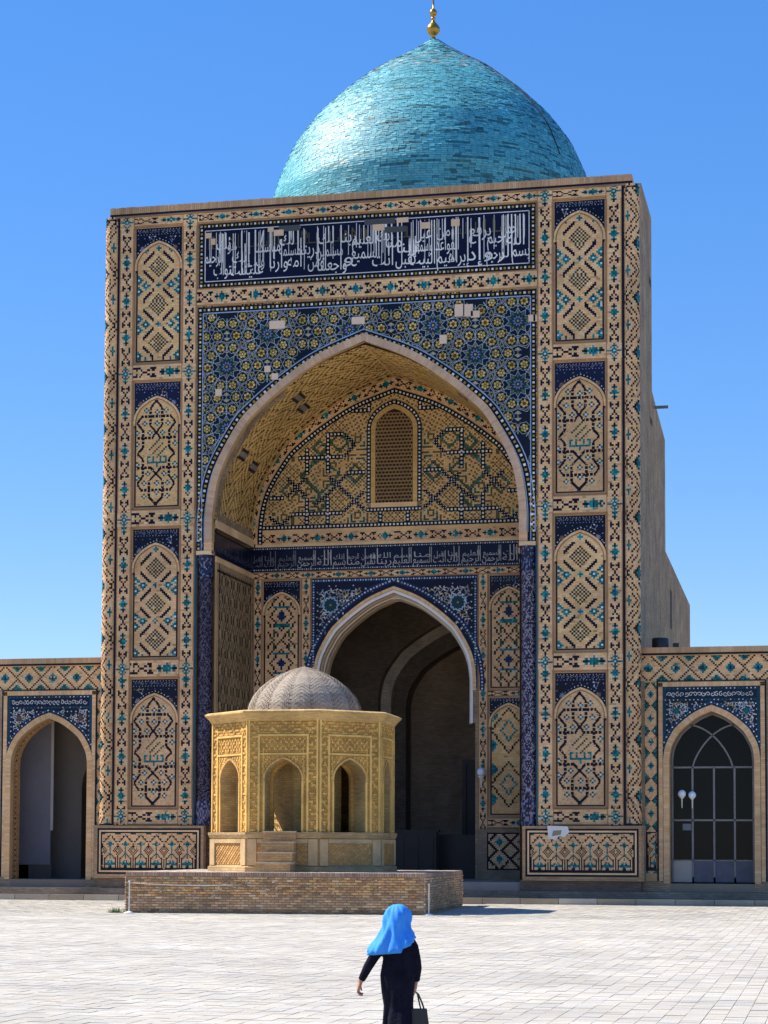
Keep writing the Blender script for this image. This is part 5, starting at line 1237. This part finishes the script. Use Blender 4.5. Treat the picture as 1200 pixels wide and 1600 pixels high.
# ================================================================== PERSON WITH HANDBAG
import bmesh
def remesh_obj(name, parts, m, voxel, parent=None, smooth=6):
    """parts: list of (points, radii) limbs; grown into one closed continuous surface"""
    bm = bmesh.new()
    for pts, rad in parts:
        n = 14; rings = []; P_ = [Vector(p) for p in pts]
        for i, p in enumerate(P_):
            d = (P_[min(i+1, len(P_)-1)]-P_[max(i-1, 0)]).normalized(); u = d.cross(Vector((0, 1, 0.001))); 
            if u.length < .1: u = d.cross(Vector((1, 0, 0)))
            u.normalize(); v = d.cross(u); r = rad[i]; r = r if isinstance(r, tuple) else (r, r)
            rings.append([bm.verts.new(p+u*r[0]*cos(2*pi*k/n)+v*r[1]*sin(2*pi*k/n)) for k in range(n)])
        for a, b in zip(rings[:-1], rings[1:]):
            for k in range(n): bm.faces.new((a[k], a[(k+1) % n], b[(k+1) % n], b[k]))
        bm.faces.new(rings[0][::-1]); bm.faces.new(rings[-1])
    bmesh.ops.recalc_face_normals(bm, faces=bm.faces)
    me = bpy.data.meshes.new(name); bm.to_mesh(me); bm.free()
    o = bpy.data.objects.new(name, me); COL.objects.link(o)
    md = o.modifiers.new('r', 'REMESH'); md.mode = 'VOXEL'; md.voxel_size = voxel; md.use_smooth_shade = True
    if smooth: sm = o.modifiers.new('s', 'SMOOTH'); sm.iterations = smooth; sm.factor = .5
    bpy.context.view_layer.update(); m2 = bpy.data.meshes.new_from_object(o.evaluated_get(bpy.context.evaluated_depsgraph_get()))
    o.modifiers.clear(); o.data = m2; m2.name = name; bpy.data.meshes.remove(me); m2.materials.clear(); m2.materials.append(m)
    for p in m2.polygons: p.use_smooth = True
    if parent: o.parent = parent
    return o
def fingers(wx, wy, wz, dx, side, curl):
    out = []; 
    for i in range(4):
        fx = wx+(i-1.5)*.004; fy = wy+(i-1.5)*.021; L = [.072, .082, .078, .06][i]
        p0 = (fx, fy, wz); p1_ = (fx+dx*.01, fy, wz-L*.45); p2_ = (fx+dx*.01+side*curl*.02, fy, wz-L*.8); p3 = (fx+side*curl*.045, fy, wz-L*.85)
        out.append(([p0, p1_, p2_, p3], [.0115, .0105, .0095, .008]))
    out.append(([(wx+side*.012, wy+.035, wz+.045), (wx+side*.02, wy+.058, wz+.01), (wx+side*.03, wy+.058, wz-.025)], [.014, .012, .010])); return out
LW = (-.375, .02, .865); RW = (.185, .02, .862)
body = [([(0, 0, .93), (0, -.01, 1.08), (0, -.01, 1.25), (0, 0, 1.33), (0, .01, 1.40), (0, .02, 1.44)], [(.14, .11), (.115, .09), (.15, .10), (.10, .08), (.055, .055), (.05, .05)]),
        ([(0, .02, 1.40), (0, .03, 1.46), (0, .035, 1.52), (0, .03, 1.58), (0, .025, 1.625)], [.05, (.07, .085), (.077, .098), (.070, .088), (.03, .04)]),
        ([(0, .125, 1.495), (0, .145, 1.48)], [(.012, .02), (.010, .014)]),
        ([(-.11, 0, 1.28), (-.19, -.01, 1.20), (-.29, 0, 1.05), LW], [.05, .045, .038, .027]), ([(.11, 0, 1.28), (.155, -.01, 1.18), (.19, -.01, 1.06), RW], [.05, .045, .038, .027]),
        ([LW, (LW[0]-.012, .02, .82), (LW[0]-.018, .02, .785)], [(.026, .022), (.022, .042), (.02, .042)]), ([RW, (RW[0]-.003, .02, .825), (RW[0]-.005, .02, .79)], [(.026, .022), (.022, .042), (.02, .042)]),
        ([(-.07, 0, .95), (-.05, .03, .52), (-.05, -.01, .12), (-.06, -.03, .06)], [.085, .055, .035, .035]), ([(.07, 0, .95), (.05, .08, .52), (.07, .18, .14), (.07, .17, .07)], [.085, .055, .035, .035]),
        ([(-.08, -.06, .04), (-.085, .10, .035), (-.085, .16, .03)], [.035, .035, .02]), ([(.07, .14, .05), (.07, .30, .035), (.07, .36, .03)], [.035, .035, .02])]
body += fingers(LW[0]-.018, .02, .79, -.6, 1, 1.0)+fingers(RW[0]-.005, .02, .795, 0, -1, 1.15)
person = remesh_obj('person', body, M_SKIN, .0062, None, 3)
tag(person, 'person in a long dark navy dress and bright blue headscarf walking towards the portal', 'person')
dress = [([(.01, .03, .05), (.01, .03, .25), (.012, .03, .45), (.012, .015, .62), (.005, 0, .80), (.0, -.01, .93), (.005, -.01, 1.08), (.015, -.005, 1.22), (.02, 0, 1.31), (.01, .01, 1.38), (.005, .015, 1.43)],
          [(.24, .34), (.20, .30), (.155, .23), (.148, .165), (.172, .145), (.178, .142), (.155, .118), (.165, .115), (.135, .10), (.075, .07), (.06, .06)]),
         ([(-.09, 0, 1.29), (-.16, -.01, 1.22), (-.235, -.005, 1.12), (-.30, .0, 1.01), (LW[0]+.008, LW[1], .875)], [.068, .062, .056, .050, .038]), ([(.10, 0, 1.29), (.155, -.01, 1.21), (.185, -.015, 1.08), (.20, -.01, 1.0), (RW[0]+.004, RW[1], .868)], [.070, .062, .056, .050, .040])]
dr = remesh_obj('dress', dress, M_BLACKCLOTH, .010, person, 8)
for v in dr.data.vertices:       # long soft folds in the skirt
    z = v.co.z
    if z < .85: a = atan2(v.co.y, v.co.x); k = (1-z/.85)*.018*sin(a*9+sin(z*5)*1.2); r = sqrt(v.co.x**2+v.co.y**2)+1e-6; v.co.x += v.co.x/r*k; v.co.y += v.co.y/r*k
def scarf():
    bm = bmesh.new(); n = 64; R_ = []
    prof = [(1.648, .012), (1.642, .045), (1.62, .078), (1.58, .108), (1.53, .122), (1.48, .127), (1.44, .130), (1.40, .140), (1.36, .156), (1.32, .180), (1.28, .198), (1.245, .209), (1.21, .214)]
    for i, (z, r) in enumerate(prof):
        t = i/(len(prof)-1); ring = []
        for k in range(n):
            a = 2*pi*k/n; ca, sa = cos(a), sin(a)
            low = max(0, t-.35)/.65; fold = .010*low*sin(a*8+3.0*sin(a*1.3+t*2))+.006*low*sin(a*17+t*4+2*sin(a*2.3))+.009*sin(a*5+t*8+1.5*sin(a*2))*min(1, t*3)+.004*sin(a*13-t*11)*min(1, t*4)
            left = max(0, -ca); rx, ry = r*(1.10-.1*low)*(1-.20*low*max(0, ca))+fold*1.5, r*1.10*(1-.22*low)+fold*1.5
            x = ca*rx*(1+.36*low*left); y = .03*(1-low)+sa*ry-.012*low
            zz = z+.010*low*sin(a*3.1+1)-.055*low*left+.085*low*low*max(0, ca)**1.5-.05*low*low*max(0, -sa)*(1 if ca < .2 else .2)
            ring.append(bm.verts.new((x, y, zz)))
        R_.append(ring)
    for a, b in zip(R_[:-1], R_[1:]):
        for k in range(n): bm.faces.new((a[k], a[(k+1) % n], b[(k+1) % n], b[k]))
    bm.faces.new(R_[0][::-1]); me = bpy.data.meshes.new('headscarf'); bm.to_mesh(me); bm.free(); me.materials.append(M_SCARF)
    # leave the face open in front
    o = bpy.data.objects.new('headscarf', me); COL.objects.link(o); bm = bmesh.new(); bm.from_mesh(me)
    bmesh.ops.delete(bm, geom=[f for f in bm.faces if f.calc_center_median().y > .10 and 1.42 < f.calc_center_median().z < 1.58 and abs(f.calc_center_median().x) < .062], context='FACES'); bm.to_mesh(me); bm.free()
    for p in me.polygons: p.use_smooth = True
    sd = o.modifiers.new('thickness', 'SOLIDIFY'); sd.thickness = .006; sd.offset = 1
    o.parent = person; return o
scarf()
for sx, yy in ((-.085, .03), (.07, .23)):
    s_ = remesh_obj('shoe', [([(sx, yy-.11, .045), (sx, yy, .045), (sx, yy+.09, .035), (sx, yy+.15, .025)], [.042, (.045, .04), (.045, .032), (.025, .02)])], M_LEATHER, .012, person, 3)
person.location = (14.44-.05, -60.73, .0); person.rotation_euler = (0, 0, radians(12.4))
bag = thing('handbag', 'black two-handled leather handbag held in the right hand of the walking person', 'handbag', (0, 0, 0))
q = Q(); bx, by = .185, .02; zt, zl = .59, .25; F = []
top = [(bx-.125, by-.05, zt), (bx+.115, by-.05, zt), (bx+.115, by+.05, zt), (bx-.125, by+.05, zt)]; bot = [(bx-.155, by-.07, zl), (bx+.145, by-.07, zl), (bx+.145, by+.07, zl), (bx-.155, by+.07, zl)]
mid = [((a[0]+b[0])/2+(.008 if a[0] > bx else -.008), (a[1]+b[1])/2*1.0, (a[2]+b[2])/2) for a, b in zip(top, bot)]
for A_, B_ in ((bot, mid), (mid, top)):
    for i in range(4): j = (i+1) % 4; q.add([[A_[i], A_[j], B_[j], B_[i]]], (1, 1, 1, 1))
q.add([top], (1, 1, 1, 1)); q.add([bot[::-1]], (1, 1, 1, 1)); q.build('bag_body', M_LEATHER, bag)
for yy in (-.045, .045):
    q = tube([(bx-.10+.035*(yy > 0), by+yy, zt-.03), (bx-.075+.03*(yy > 0), by+yy*.9, zt+.05), (bx-.03+.01*(yy > 0), by+yy*.45, .735), (bx, by+yy*.2, .762), (bx+.03-.01*(yy > 0), by+yy*.45, .735), (bx+.07-.03*(yy > 0), by+yy*.9, zt+.05), (bx+.095-.035*(yy > 0), by+yy, zt-.03)], .009); q.build('handle', M_LEATHER, bag)
bag.location = person.location; bag.rotation_euler = person.rotation_euler

# ------------------------------------------------------------------ sky and fill of the scene tidy-up
for me in list(bpy.data.meshes):
    if me.users == 0: bpy.data.meshes.remove(me)
